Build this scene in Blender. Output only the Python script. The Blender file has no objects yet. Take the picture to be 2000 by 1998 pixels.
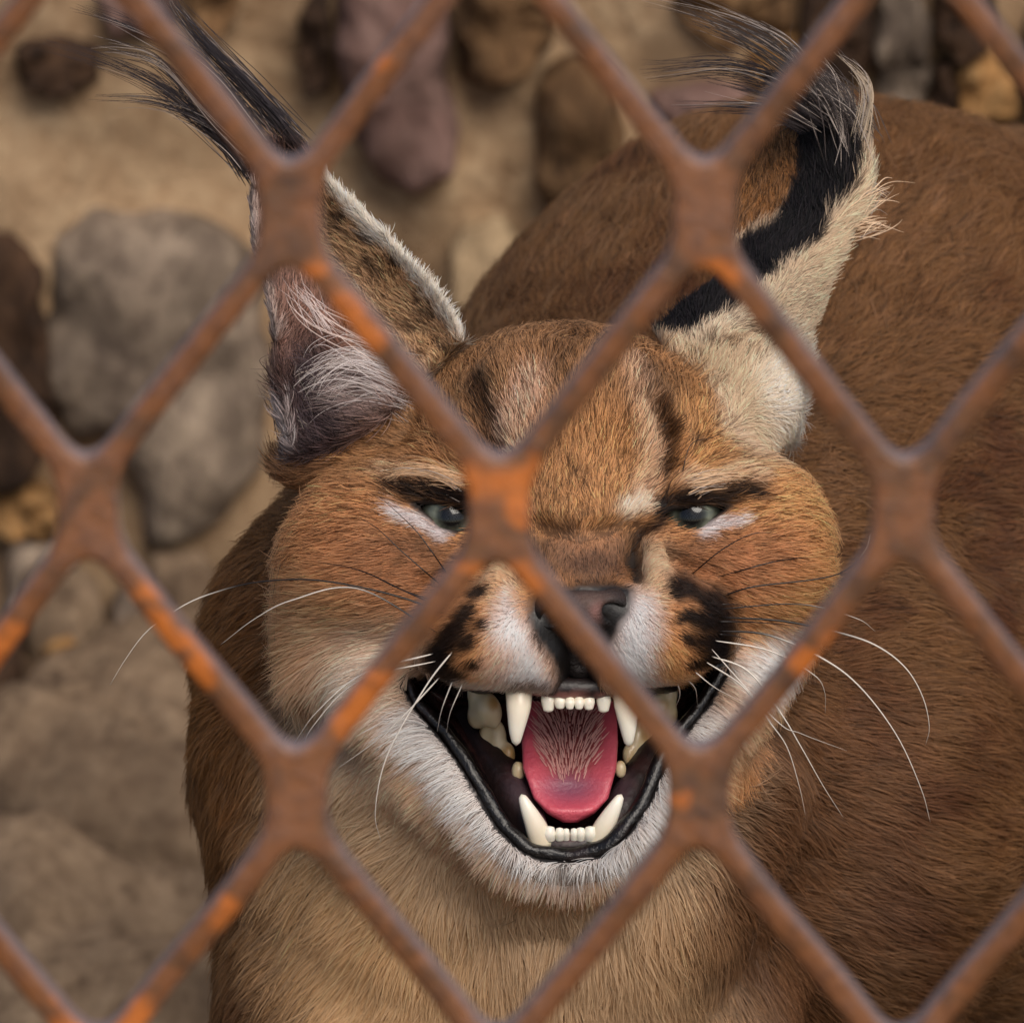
import bpy, math, time
import numpy as np
from mathutils import Matrix, Vector

T0 = time.time()
rng = np.random.default_rng(7)
R = math.radians

# ------------------------------------------------------------------ camera, sky, sun, exposure
SC = bpy.context.scene
PX = 0.00013                 # metres per photograph pixel at the animal's eyes
DIST = 2.2                   # metres from lens to the animal's eyes
DP = DIST / PX
PITCH = R(18.0)
HEAD_H = 0.33                # height of the picture centre at the animal's eyes above the ground
AX_R = np.array([1.0, 0, 0])
AX_U = np.array([0, math.sin(PITCH), math.cos(PITCH)])
AX_F = np.array([0, -math.cos(PITCH), math.sin(PITCH)])     # towards the camera
ORG = np.array([0, 0, HEAD_H])
CAMPOS = ORG + AX_F * DIST

cd = bpy.data.cameras.new('camera')
cam = bpy.data.objects.new('camera', cd)
SC.collection.objects.link(cam)
cam.location = CAMPOS
cam.rotation_euler = (R(90) - PITCH, 0, 0)
cd.sensor_width = 36
cd.lens = 36 * DIST / (2000 * PX)
cd.clip_start = 0.02
cd.clip_end = 500
cd.dof.use_dof = True
cd.dof.focus_distance = DIST - 0.008
cd.dof.aperture_fstop = cd.lens / 12.5
SC.camera = cam

SUN_EL, SUN_AZ = R(47), R(22)     # sun high behind the camera, to its right, through thin cloud
world = bpy.data.worlds.new('World')
SC.world = world
world.use_nodes = True
wn = world.node_tree.nodes
bg = wn['Background']
sky = wn.new('ShaderNodeTexSky')
sky.sky_type = 'NISHITA'
sky.sun_disc = False
sky.sun_elevation = SUN_EL
sky.sun_rotation = R(180) - SUN_AZ
sky.air_density = 1.0
sky.dust_density = 2.5
sky.ozone_density = 1.0
world.node_tree.links.new(sky.outputs[0], bg.inputs[0])
bg.inputs[1].default_value = 0.052
sd = bpy.data.lights.new('sun', 'SUN')
sd.energy = 1.5
sd.angle = R(38)
sd.color = (1.0, 0.92, 0.82)
sun = bpy.data.objects.new('sun', sd)
SC.collection.objects.link(sun)
sdir = Vector((math.cos(SUN_EL) * math.sin(SUN_AZ), -math.cos(SUN_EL) * math.cos(SUN_AZ), math.sin(SUN_EL)))
sun.rotation_euler = sdir.to_track_quat('Z', 'Y').to_euler()
sun.location = sdir * 5
SC.view_settings.view_transform = 'Standard'
SC.view_settings.look = 'None'
SC.view_settings.gamma = 1
SC.view_settings.exposure = 0.86
SC.render.engine = 'CYCLES'
SC.cycles.max_bounces = 7
SC.cycles.diffuse_bounces = 4
SC.cycles.glossy_bounces = 3
SC.cycles.transmission_bounces = 3
SC.cycles.use_denoising = True
SC.cycles_curves.shape = 'RIBBONS'

# ------------------------------------------------------------------ helpers
COL = SC.collection


def kw(w):
    return (DP - np.asarray(w, float)) / DP


def P(u, v, w):
    """photo pixel + depth (px units, towards camera) -> local px coordinates of a rigid frame"""
    k = kw(w)
    return np.array([(u - 1000) * k, (999 - v) * k, w], float)


def L2W(a):
    a = np.asarray(a, float) * PX
    return ORG + a[..., 0:1] * AX_R + a[..., 1:2] * AX_U + a[..., 2:3] * AX_F


def V2W(a):
    return a[..., 0:1] * AX_R + a[..., 1:2] * AX_U + a[..., 2:3] * AX_F


def ray(u, v):
    d = -AX_F * DIST + ((u - 1000) * PX) * AX_R + ((999 - v) * PX) * AX_U
    return d / np.linalg.norm(d)


def on_y(u, v, y):
    d = ray(u, v)
    return CAMPOS + d * ((y - CAMPOS[1]) / d[1])


def on_ground(u, v, z=0.0):
    d = ray(u, v)
    return CAMPOS + d * ((z - CAMPOS[2]) / d[2])


def lin(c):
    c = np.asarray(c, float) / 255.0
    return np.where(c <= 0.04045, c / 12.92, ((c + 0.055) / 1.055) ** 2.4)


def ss(a, b, x):
    t = np.clip((x - a) / (b - a), 0, 1)
    return t * t * (3 - 2 * t)


def _hash(ix, iy, iz, seed):
    h = (ix.astype(np.int64) * 374761393 + iy.astype(np.int64) * 668265263 + iz.astype(np.int64) * 2147483647 + seed * 1274126177) & 0xFFFFFFFF
    h = ((h ^ (h >> 13)) * 1274126177) & 0xFFFFFFFF
    h = (h ^ (h >> 16)) & 0xFFFFFF
    return h / float(0xFFFFFF)


def noise(p, scale, seed=0):
    """value noise in -1..1; p (...,3)"""
    q = np.asarray(p, float) / scale
    i = np.floor(q).astype(np.int64)
    f = q - i
    f = f * f * (3 - 2 * f)
    r = 0
    for dx in (0, 1):
        for dy in (0, 1):
            for dz in (0, 1):
                wgt = (f[..., 0] if dx else 1 - f[..., 0]) * (f[..., 1] if dy else 1 - f[..., 1]) * (f[..., 2] if dz else 1 - f[..., 2])
                r = r + wgt * _hash(i[..., 0] + dx, i[..., 1] + dy, i[..., 2] + dz, seed)
    return r * 2 - 1


def fbm(p, scale, seed=0, n=3):
    r, a = 0, 1.0
    for k in range(n):
        r = r + a * noise(p, scale / 2 ** k, seed + 17 * k)
        a *= 0.5
    return r / 1.75


def mesh_obj(name, verts, faces, mat, parent=None, smooth=True, cols=None, rough=None):
    me = bpy.data.meshes.new(name)
    verts = np.asarray(verts, np.float32)
    if isinstance(faces, np.ndarray) and faces.ndim == 2:
        n, m = faces.shape
        me.vertices.add(len(verts))
        me.vertices.foreach_set('co', verts.ravel())
        me.loops.add(n * m)
        me.loops.foreach_set('vertex_index', faces.ravel().astype(np.int32))
        me.polygons.add(n)
        me.polygons.foreach_set('loop_start', np.arange(0, n * m, m, dtype=np.int32))
        me.update(calc_edges=True)
    else:
        me.from_pydata(verts.tolist(), [], faces)
        me.update()
    if smooth:
        me.polygons.foreach_set('use_smooth', np.ones(len(me.polygons), bool))
    if cols is not None:
        a = me.attributes.new('Col', 'FLOAT_COLOR', 'POINT')
        c4 = np.ones((len(verts), 4), np.float32)
        c4[:, :3] = cols
        a.data.foreach_set('color', c4.ravel())
    if rough is not None:
        a = me.attributes.new('Rough', 'FLOAT', 'POINT')
        a.data.foreach_set('value', rough.astype(np.float32))
    me.materials.append(mat)
    o = bpy.data.objects.new(name, me)
    COL.objects.link(o)
    if parent:
        put_under(o, parent)
    return o


def put_under(o, parent):
    o.parent = parent
    o.matrix_parent_inverse = Matrix.Translation(parent.location).inverted()


def empty(name, loc):
    o = bpy.data.objects.new(name, None)
    o.location = loc
    o.empty_display_size = 0.02
    COL.objects.link(o)
    return o


def tag(o, label=None, cat=None, group=None, kind=None):
    if label: o['label'] = label
    if cat: o['category'] = cat
    if group: o['group'] = group
    if kind: o['kind'] = kind
    return o


class NT:
    """tiny node-tree helper"""
    def __init__(self, name):
        self.m = bpy.data.materials.new(name)
        self.m.use_nodes = True
        self.t = self.m.node_tree
        self.b = self.t.nodes['Principled BSDF']
        self.out = self.t.nodes['Material Output']

    def n(self, typ, **kw_):
        nd = self.t.nodes.new(typ)
        for k, v in kw_.items():
            if k.startswith('i_'):
                key = k[2:]
                nd.inputs[int(key) if key.isdigit() else key.replace('_', ' ')].default_value = v
            else:
                setattr(nd, k, v)
        return nd

    def l(self, a, b):
        self.t.links.new(a, b)

    def ramp(self, fac, stops):
        r = self.n('ShaderNodeValToRGB')
        e = r.color_ramp.elements
        while len(e) > 1:
            e.remove(e[-1])
        for i, (p, c) in enumerate(stops):
            x = e[0] if i == 0 else e.new(p)
            x.position = p
            x.color = (*c, 1) if len(c) == 3 else c
        self.l(fac, r.inputs[0])
        return r.outputs[0]

    def noise(self, scale, detail=5, rough=0.6, coord=None, dist=0.0):
        nd = self.n('ShaderNodeTexNoise')
        nd.inputs['Scale'].default_value = scale
        nd.inputs['Detail'].default_value = detail
        nd.inputs['Roughness'].default_value = rough
        nd.inputs['Distortion'].default_value = dist
        if coord is not None:
            self.l(coord, nd.inputs['Vector'])
        return nd.outputs['Fac']

    def coord(self):
        g = self.n('ShaderNodeNewGeometry')
        return g.outputs['Position']

    def mix(self, fac, a, b, blend='MIX'):
        m = self.n('ShaderNodeMix', data_type='RGBA', blend_type=blend)
        if isinstance(fac, float): m.inputs[0].default_value = fac
        else: self.l(fac, m.inputs[0])
        for s, x in ((6, a), (7, b)):
            if isinstance(x, (tuple, list, np.ndarray)): m.inputs[s].default_value = (*x, 1) if len(x) == 3 else x
            else: self.l(x, m.inputs[s])
        return m.outputs[2]

    def bump(self, h, strength, dist):
        b = self.n('ShaderNodeBump')
        b.inputs['Strength'].default_value = strength
        b.inputs['Distance'].default_value = dist
        self.l(h, b.inputs['Height'])
        self.l(b.outputs[0], self.b.inputs['Normal'])
        return b


# ------------------------------------------------------------------ materials
def mat_stone(name, base, var, dark, scale=40, cracks=True, stretch=0.45):
    t = NT(name)
    c = t.coord()
    oi = t.n('ShaderNodeObjectInfo')
    mp = t.n('ShaderNodeVectorMath', operation='ADD')
    t.l(c, mp.inputs[0])
    sc_ = t.n('ShaderNodeVectorMath', operation='SCALE')
    cmb = t.n('ShaderNodeCombineXYZ')
    for i in range(3): t.l(oi.outputs['Random'], cmb.inputs[i])
    t.l(cmb.outputs[0], sc_.inputs[0]); sc_.inputs['Scale'].default_value = 3.0
    t.l(sc_.outputs[0], mp.inputs[1])
    st = t.n('ShaderNodeVectorMath', operation='MULTIPLY'); t.l(mp.outputs[0], st.inputs[0]); st.inputs[1].default_value = (1.0, 0.7, stretch)
    v = st.outputs[0]
    n1 = t.noise(scale, 8, 0.68, v, 1.6)
    n2 = t.noise(scale * 4.5, 6, 0.7, v)
    n3 = t.noise(scale * 0.55, 4, 0.6, v, 0.6)
    vo = t.n('ShaderNodeTexVoronoi', feature='DISTANCE_TO_EDGE'); vo.inputs['Scale'].default_value = scale * 1.1
    vm = t.n('ShaderNodeVectorMath', operation='ADD'); t.l(v, vm.inputs[0])
    nv = t.n('ShaderNodeTexNoise'); nv.inputs['Scale'].default_value = scale * 1.5; t.l(v, nv.inputs['Vector'])
    sv_ = t.n('ShaderNodeVectorMath', operation='SCALE'); t.l(nv.outputs['Color'], sv_.inputs[0]); sv_.inputs['Scale'].default_value = 0.035
    t.l(sv_.outputs[0], vm.inputs[1]); t.l(vm.outputs[0], vo.inputs['Vector'])
    crack = t.ramp(vo.outputs['Distance'], [(0.0, (0.85,) * 3), (0.035, (0, 0, 0))])
    col = t.ramp(n1, [(0.28, dark), (0.45, base), (0.6, base), (0.75, var)])
    col = t.mix(t.ramp(n2, [(0.42, (0, 0, 0)), (0.72, (1, 1, 1))]), col, var)
    col = t.mix(t.ramp(n2, [(0.26, (0.8, 0.8, 0.8)), (0.4, (0, 0, 0))]), col, dark)
    col = t.mix(t.ramp(n3, [(0.36, (0.75,) * 3), (0.56, (0, 0, 0))]), col, dark)
    if cracks: col = t.mix(crack, col, tuple(0.4 * x for x in dark))
    t.l(col, t.b.inputs['Base Color'])
    t.b.inputs['Roughness'].default_value = 0.9
    t.b.inputs['Specular IOR Level'].default_value = 0.25
    ad = t.n('ShaderNodeMath', operation='ADD'); t.l(n1, ad.inputs[0]); t.l(n2, ad.inputs[1])
    t.bump(ad.outputs[0], 0.8, 0.004)
    return t.m


def LN(*c):
    return tuple(float(x) for x in lin(c))


M_MORTAR = mat_stone('mortar', LN(170, 140, 108), LN(198, 170, 136), LN(112, 86, 62), 26, False, 0.8)
M_GREY = mat_stone('grey_stone', LN(120, 104, 90), LN(180, 160, 138), LN(66, 55, 47), 24, False, 0.62)
M_PURPLE = mat_stone('purple_stone', LN(118, 90, 82), LN(146, 118, 108), LN(68, 50, 44), 22, False)
M_BROWN = mat_stone('brown_stone', LN(112, 82, 54), LN(142, 110, 76), LN(60, 42, 26), 30)
M_DARK = mat_stone('dark_stone', LN(62, 44, 32), LN(94, 68, 48), LN(30, 20, 14), 30)
M_OCHRE = mat_stone('ochre_stone', LN(168, 124, 76), LN(196, 156, 106), LN(96, 66, 36), 30)
M_SLAB = mat_stone('pale_rock', LN(128, 106, 84), LN(162, 138, 112), LN(68, 52, 40), 24, False, 1.0)
M_SAND = mat_stone('sand_stone', LN(158, 134, 104), LN(186, 160, 126), LN(116, 94, 70), 26, False)
M_SOIL = mat_stone('soil', LN(92, 72, 54), LN(124, 100, 76), LN(44, 33, 24), 26, True, 1.0)


def mat_rust():
    t = NT('rust')
    c = t.coord()
    n1 = t.noise(75, 6, 0.65, c, 0.6)
    n2 = t.noise(46, 3, 0.55, c, 0.3)
    n3 = t.noise(330, 5, 0.7, c)
    col = t.ramp(n1, [(0.28, LN(68, 46, 36)), (0.40, LN(106, 70, 42)), (0.52, LN(134, 82, 42)), (0.62, LN(130, 84, 54)), (0.74, LN(120, 94, 82))])
    ra = t.n('ShaderNodeAttribute', attribute_name='Rough')
    mu = t.n('ShaderNodeMath', operation='MULTIPLY_ADD'); t.l(n3, mu.inputs[0]); mu.inputs[1].default_value = 0.9; t.l(ra.outputs['Fac'], mu.inputs[2])
    orange = t.ramp(mu.outputs[0], [(0.60, (0, 0, 0)), (1.0, (1, 1, 1))])
    col = t.mix(orange, col, LN(210, 116, 36))
    col = t.mix(t.ramp(n3, [(0.46, (0, 0, 0)), (0.7, (0.75, 0.75, 0.75))]), col, LN(74, 44, 32))
    # sheared cut edges of the sheet (facing sideways, not front or back) are greyer than the rolled faces: sky reflection painted into their colour
    ge = t.n('ShaderNodeNewGeometry'); sx = t.n('ShaderNodeSeparateXYZ'); t.l(ge.outputs['Normal'], sx.inputs[0])
    ab = t.n('ShaderNodeMath', operation='ABSOLUTE'); t.l(sx.outputs['Y'], ab.inputs[0])
    cut = t.ramp(ab.outputs[0], [(0.35, (0.85,) * 3), (0.75, (0, 0, 0))])
    col = t.mix(cut, col, t.mix(n1, LN(92, 80, 82), LN(150, 136, 138)))
    t.l(col, t.b.inputs['Base Color'])
    t.l(t.ramp(n1, [(0.3, (0.4,) * 3), (0.7, (0.55,) * 3)]), t.b.inputs['Roughness'])
    t.b.inputs['Metallic'].default_value = 0.0
    t.b.inputs['Specular IOR Level'].default_value = 0.9
    t.bump(n3, 0.6, 0.0010)
    return t.m


def mat_skin():
    t = NT('skin')
    a = t.n('ShaderNodeAttribute', attribute_name='Col')
    r = t.n('ShaderNodeAttribute', attribute_name='Rough')
    c = t.coord()
    n = t.noise(900, 3, 0.6, c)
    t.l(a.outputs['Color'], t.b.inputs['Base Color'])
    t.l(r.outputs['Fac'], t.b.inputs['Roughness'])
    t.bump(n, 0.25, 0.0006)
    return t.m


def mat_fur(name='fur', sheen=0.35):
    t = NT(name)
    t.t.nodes.remove(t.b)
    c0 = t.n('ShaderNodeAttribute', attribute_name='rootcol')
    c1 = t.n('ShaderNodeAttribute', attribute_name='tipcol')
    sn = t.n('ShaderNodeAttribute', attribute_name='skinnormal')
    hi = t.n('ShaderNodeHairInfo')
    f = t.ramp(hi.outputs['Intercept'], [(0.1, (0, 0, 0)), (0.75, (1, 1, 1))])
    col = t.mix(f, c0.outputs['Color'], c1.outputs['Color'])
    geo = t.n('ShaderNodeNewGeometry')
    av = t.n('ShaderNodeVectorMath', operation='MULTIPLY_ADD')
    t.l(geo.outputs['Normal'], av.inputs[0]); av.inputs[1].default_value = (0.45,) * 3
    t.l(sn.outputs['Vector'], av.inputs[2])
    nn = t.n('ShaderNodeVectorMath', operation='NORMALIZE'); t.l(av.outputs[0], nn.inputs[0])
    d = t.n('ShaderNodeBsdfDiffuse'); t.l(col, d.inputs['Color']); t.l(nn.outputs[0], d.inputs['Normal'])
    h = t.n('ShaderNodeBsdfHairPrincipled')
    h.parametrization = 'COLOR'
    t.l(col, h.inputs['Color'])
    h.inputs['Roughness'].default_value = 0.42
    h.inputs['Radial Roughness'].default_value = 0.6
    mx = t.n('ShaderNodeMixShader'); mx.inputs[0].default_value = sheen
    t.l(d.outputs[0], mx.inputs[1]); t.l(h.outputs[0], mx.inputs[2])
    t.l(mx.outputs[0], t.out.inputs['Surface'])
    return t.m


def mat_plain(name, col, rough, spec=0.5, sss=0.0, noise_col=None, ns=300, bump=0.0, coat=0.0):
    t = NT(name)
    c = t.coord()
    n = t.noise(ns, 4, 0.6, c)
    if noise_col is not None:
        t.l(t.mix(t.ramp(n, [(0.35, (0, 0, 0)), (0.7, (1, 1, 1))]), col, noise_col), t.b.inputs['Base Color'])
    else:
        t.b.inputs['Base Color'].default_value = (*col, 1)
    t.b.inputs['Roughness'].default_value = rough
    t.b.inputs['Specular IOR Level'].default_value = spec
    t.b.inputs['Coat Weight'].default_value = coat
    t.b.inputs['Coat Roughness'].default_value = 0.08
    if sss:
        t.b.inputs['Subsurface Weight'].default_value = sss
        t.b.inputs['Subsurface Radius'].default_value = (0.004, 0.002, 0.001)
        t.b.inputs['Subsurface Scale'].default_value = 0.5
    if bump:
        t.bump(n, bump, 0.001)
    return t.m


M_RUST = mat_rust()
M_SKIN = mat_skin()
M_FUR = mat_fur()


def mat_vcol(name, rough, sss=0.0, coat=0.0, bump=0.0, ns=700):
    t = NT(name)
    a = t.n('ShaderNodeAttribute', attribute_name='Col')
    t.l(a.outputs['Color'], t.b.inputs['Base Color'])
    t.b.inputs['Roughness'].default_value = rough
    t.b.inputs['Coat Weight'].default_value = coat
    t.b.inputs['Coat Roughness'].default_value = 0.12
    if sss:
        t.b.inputs['Subsurface Weight'].default_value = sss
        t.b.inputs['Subsurface Radius'].default_value = (0.004, 0.0015, 0.001)
        t.b.inputs['Subsurface Scale'].default_value = 0.4
    if bump:
        t.bump(t.noise(ns, 4, 0.6, t.coord()), bump, 0.0008)
    return t.m


M_TOOTH = mat_vcol('tooth_enamel', 0.32, 0.15, 0.3)
M_TONGUE = mat_vcol('tongue', 0.42, 0.15, 0.25, 0.5, 900)
M_GUM = mat_vcol('gum', 0.5, 0.1, 0.1, 0.4, 500)
M_NOSE = mat_vcol('nose_leather', 0.6, 0.0, 0.05, 0.8, 1400)
M_EYE = mat_vcol('eye', 0.06, 0.0, 0.12)
M_WHISK = mat_plain('whisker_white', LN(232, 224, 214), 0.35)
M_WHISKD = mat_plain('whisker_dark', LN(40, 28, 22), 0.4)

# ------------------------------------------------------------------ implicit surfaces


def seg(a, b, h):
    n = max(1, int(round(abs(b - a) / h)))
    return np.linspace(a, b, n + 1)


def axis(parts):
    out = [parts[0][0]]
    for a, b, h in parts:
        out += list(seg(a, b, h)[1:])
    return np.array(out, np.float32)


class Grid:
    def __init__(self, xs, ys, zs, init=300.0):
        self.xs, self.ys, self.zs = xs, ys, zs
        self.F = np.full((len(xs), len(ys), len(zs)), init, np.float32)

    def sl(self, lo, hi):
        r = []
        for a, l, h in ((self.xs, lo[0], hi[0]), (self.ys, lo[1], hi[1]), (self.zs, lo[2], hi[2])):
            i = max(0, np.searchsorted(a, l) - 2)
            j = min(len(a), np.searchsorted(a, h) + 2)
            r.append(slice(i, max(j, i + 1)))
        X = self.xs[r[0]][:, None, None]
        Y = self.ys[r[1]][None, :, None]
        Z = self.zs[r[2]][None, None, :]
        return tuple(r), X, Y, Z

    def union(self, fn, lo, hi, k):
        m = max(k, 20) + 30
        s, X, Y, Z = self.sl(np.array(lo) - m, np.array(hi) + m)
        d = fn(X, Y, Z)
        a = self.F[s]
        h = np.clip(0.5 + 0.5 * (a - d) / k, 0, 1)
        self.F[s] = a + (d - a) * h - k * h * (1 - h)

    def cut(self, fn, lo, hi, k):
        m = max(k, 10) + 15
        s, X, Y, Z = self.sl(np.array(lo) - m, np.array(hi) + m)
        d = -fn(X, Y, Z)
        a = self.F[s]
        h = np.clip(0.5 - 0.5 * (a - d) / k, 0, 1)
        self.F[s] = a + (d - a) * h + k * h * (1 - h)

    def ell(self, c, r, k=40, rot=0.0, tilt=0.0):
        """ellipsoid; c = (u,v,w); rot in image plane (deg), tilt about image x axis"""
        c = P(*c)
        r = np.array(r, float)
        ca, sa = math.cos(R(rot)), math.sin(R(rot))
        ct, st = math.cos(R(tilt)), math.sin(R(tilt))
        m = r.max() if (rot or tilt) else r

        def fn(X, Y, Z):
            x, y, z = X - c[0], Y - c[1], Z - c[2]
            if tilt: y, z = ct * y + st * z, -st * y + ct * z
            if rot: x, y = ca * x + sa * y, -sa * x + ca * y
            k0 = np.sqrt((x / r[0]) ** 2 + (y / r[1]) ** 2 + (z / r[2]) ** 2)
            k1 = np.sqrt((x / r[0] ** 2) ** 2 + (y / r[1] ** 2) ** 2 + (z / r[2] ** 2) ** 2)
            return k0 * (k0 - 1) / np.maximum(k1, 1e-6)
        return fn, c - m, c + m, k

    def cap(self, a, b, ra, rb, k=40, local=False):
        a, b = (np.array(a, float), np.array(b, float)) if local else (P(*a), P(*b))
        ab = b - a
        L = float(ab @ ab)
        rm = max(ra, rb)

        def fn(X, Y, Z):
            t = np.clip(((X - a[0]) * ab[0] + (Y - a[1]) * ab[1] + (Z - a[2]) * ab[2]) / L, 0, 1)
            return np.sqrt((X - a[0] - t * ab[0]) ** 2 + (Y - a[1] - t * ab[1]) ** 2 + (Z - a[2] - t * ab[2]) ** 2) - (ra + (rb - ra) * t)
        return fn, np.minimum(a, b) - rm, np.maximum(a, b) + rm, k

    def sample(self, p, F=None):
        F = self.F if F is None else F
        idx, fr = [], []
        for a, q in ((self.xs, p[:, 0]), (self.ys, p[:, 1]), (self.zs, p[:, 2])):
            i = np.clip(np.searchsorted(a, q) - 1, 0, len(a) - 2)
            idx.append(i)
            fr.append(np.clip((q - a[i]) / (a[i + 1] - a[i]), 0, 1))
        r = 0
        for dx in (0, 1):
            for dy in (0, 1):
                for dz in (0, 1):
                    wgt = (fr[0] if dx else 1 - fr[0]) * (fr[1] if dy else 1 - fr[1]) * (fr[2] if dz else 1 - fr[2])
                    r = r + wgt * F[idx[0] + dx, idx[1] + dy, idx[2] + dz]
        return r

    def nets(self):
        """naive surface nets on a rectilinear grid -> verts, quads"""
        F = self.F
        S = F < 0
        nx, ny, nz = F.shape
        c = S[:-1, :-1, :-1].astype(np.int8)
        cnt = np.zeros((nx - 1, ny - 1, nz - 1), np.int8)
        for dx in (0, 1):
            for dy in (0, 1):
                for dz in (0, 1):
                    cnt += S[dx:nx - 1 + dx, dy:ny - 1 + dy, dz:nz - 1 + dz]
        act = (cnt > 0) & (cnt < 8)
        I, J, K = np.nonzero(act)
        vid = np.full(act.shape, -1, np.int32)
        vid[I, J, K] = np.arange(len(I))
        acc = np.zeros((len(I), 3))
        num = np.zeros(len(I))
        ed = []
        for b in range(8):
            for ax in range(3):
                o = [(b >> 0) & 1, (b >> 1) & 1, (b >> 2) & 1]
                if o[ax] == 0:
                    o2 = list(o); o2[ax] = 1
                    ed.append((o, o2, ax))
        A = (self.xs, self.ys, self.zs)
        IJK = (I, J, K)
        for o, o2, ax in ed:
            f0 = F[I + o[0], J + o[1], K + o[2]]
            f1 = F[I + o2[0], J + o2[1], K + o2[2]]
            cr = (f0 < 0) != (f1 < 0)
            t = np.where(cr, f0 / np.where(cr, f0 - f1, 1), 0)
            for d in range(3):
                p0 = A[d][IJK[d] + o[d]]
                if d == ax:
                    p0 = p0 + t * (A[d][IJK[d] + 1] - A[d][IJK[d]])
                acc[:, d] += np.where(cr, p0, 0)
            num += cr
        V = acc / num[:, None]
        quads = []
        # x edges
        for ax in range(3):
            s0 = [slice(None)] * 3
            s1 = [slice(None)] * 3
            s0[ax] = slice(0, -1); s1[ax] = slice(1, None)
            a, b = S[tuple(s0)], S[tuple(s1)]
            i, j, k = np.nonzero(a != b)
            o1, o2 = [(1, 2), (2, 0), (0, 1)][ax]
            ijk = [i, j, k]
            ok = (ijk[o1] > 0) & (ijk[o2] > 0) & (ijk[o1] < F.shape[o1] - 1) & (ijk[o2] < F.shape[o2] - 1)
            ijk = [q[ok] for q in ijk]
            flip = a[ijk[0], ijk[1], ijk[2]]

            def vv(d1, d2):
                q = [x.copy() for x in ijk]
                q[o1] -= d1; q[o2] -= d2
                return vid[q[0], q[1], q[2]]
            q = np.stack([vv(1, 1), vv(0, 1), vv(0, 0), vv(1, 0)], 1)
            q = np.where(flip[:, None], q, q[:, ::-1])
            quads.append(q)
        Q = np.concatenate(quads)
        Q = Q[(Q >= 0).all(1)]
        return V, Q


def relax(V, Q, it=2, lam=0.5):
    n = len(V)
    e = np.concatenate([Q[:, [0, 1]], Q[:, [1, 2]], Q[:, [2, 3]], Q[:, [3, 0]]])
    e = np.concatenate([e, e[:, ::-1]])
    deg = np.bincount(e[:, 0], minlength=n)
    for _ in range(it):
        a = np.stack([np.bincount(e[:, 0], V[e[:, 1], d], n) for d in range(3)], 1)
        V = V + lam * (a / np.maximum(deg, 1)[:, None] - V)
    return V


def vnormals(V, Q):
    fn = np.cross(V[Q[:, 2]] - V[Q[:, 0]], V[Q[:, 3]] - V[Q[:, 1]])
    N = np.zeros_like(V)
    for c in range(4):
        for d in range(3):
            N[:, d] += np.bincount(Q[:, c], fn[:, d], len(V))
    return N / np.maximum(np.linalg.norm(N, axis=1), 1e-9)[:, None], 0.5 * np.linalg.norm(fn, axis=1)


def sdpoly(x, y, pts):
    """signed distance to polygon (negative inside); broadcasting x,y"""
    pts = np.asarray(pts, float)
    x, y = np.broadcast_arrays(np.asarray(x, float), np.asarray(y, float))
    d = np.full(x.shape, 1e12)
    ins = np.zeros(x.shape, bool)
    n = len(pts)
    for i in range(n):
        a, b = pts[i], pts[(i + 1) % n]
        ex, ey = b - a
        wx, wy = x - a[0], y - a[1]
        t = np.clip((wx * ex + wy * ey) / (ex * ex + ey * ey + 1e-9), 0, 1)
        d = np.minimum(d, (wx - ex * t) ** 2 + (wy - ey * t) ** 2)
        cond = (a[1] > y) != (b[1] > y)
        with np.errstate(divide='ignore', invalid='ignore'):
            xi = a[0] + (y - a[1]) * (b[0] - a[0]) / (b[1] - a[1] if b[1] != a[1] else 1e-9)
        ins ^= cond & (x < xi)
    return np.where(ins, -1, 1) * np.sqrt(d)


def pline(x, y, pts):
    pts = np.asarray(pts, float)
    d = np.full(np.shape(x), 1e12)
    for a, b in zip(pts[:-1], pts[1:]):
        e = b - a
        t = np.clip(((x - a[0]) * e[0] + (y - a[1]) * e[1]) / (e @ e + 1e-9), 0, 1)
        d = np.minimum(d, (x - a[0] - e[0] * t) ** 2 + (y - a[1] - e[1] * t) ** 2)
    return np.sqrt(d)


def spline(pts, n):
    """Catmull-Rom through pts -> n points"""
    p = np.asarray(pts, float)
    p = np.concatenate([[2 * p[0] - p[1]], p, [2 * p[-1] - p[-2]]])
    s = np.linspace(0, len(p) - 3 - 1e-6, n)
    i = s.astype(int)
    t = (s - i)[:, None]
    p0, p1, p2, p3 = p[i], p[i + 1], p[i + 2], p[i + 3]
    return 0.5 * (2 * p1 + (p2 - p0) * t + (2 * p0 - 5 * p1 + 4 * p2 - p3) * t * t + (3 * p1 - p0 - 3 * p2 + p3) * t ** 3)


# ------------------------------------------------------------------ the setting: ground, stone wall
WALL_Y = float(on_ground(300, 1085)[1])
PXW = PX * (np.linalg.norm(on_y(300, 700, WALL_Y) - CAMPOS) / DIST)     # metres per pixel at the wall


def closed_spline(pts, n):
    p = np.asarray(pts, float)
    m = len(p)
    s = np.linspace(0, m, n, endpoint=False)
    i = s.astype(int)
    t = (s - i)[:, None]
    g = lambda k: p[(i + k) % m]
    p0, p1, p2, p3 = g(-1), g(0), g(1), g(2)
    return 0.5 * (2 * p1 + (p2 - p0) * t + (2 * p0 - 5 * p1 + 4 * p2 - p3) * t * t + (3 * p1 - p0 - 3 * p2 + p3) * t ** 3)


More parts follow.
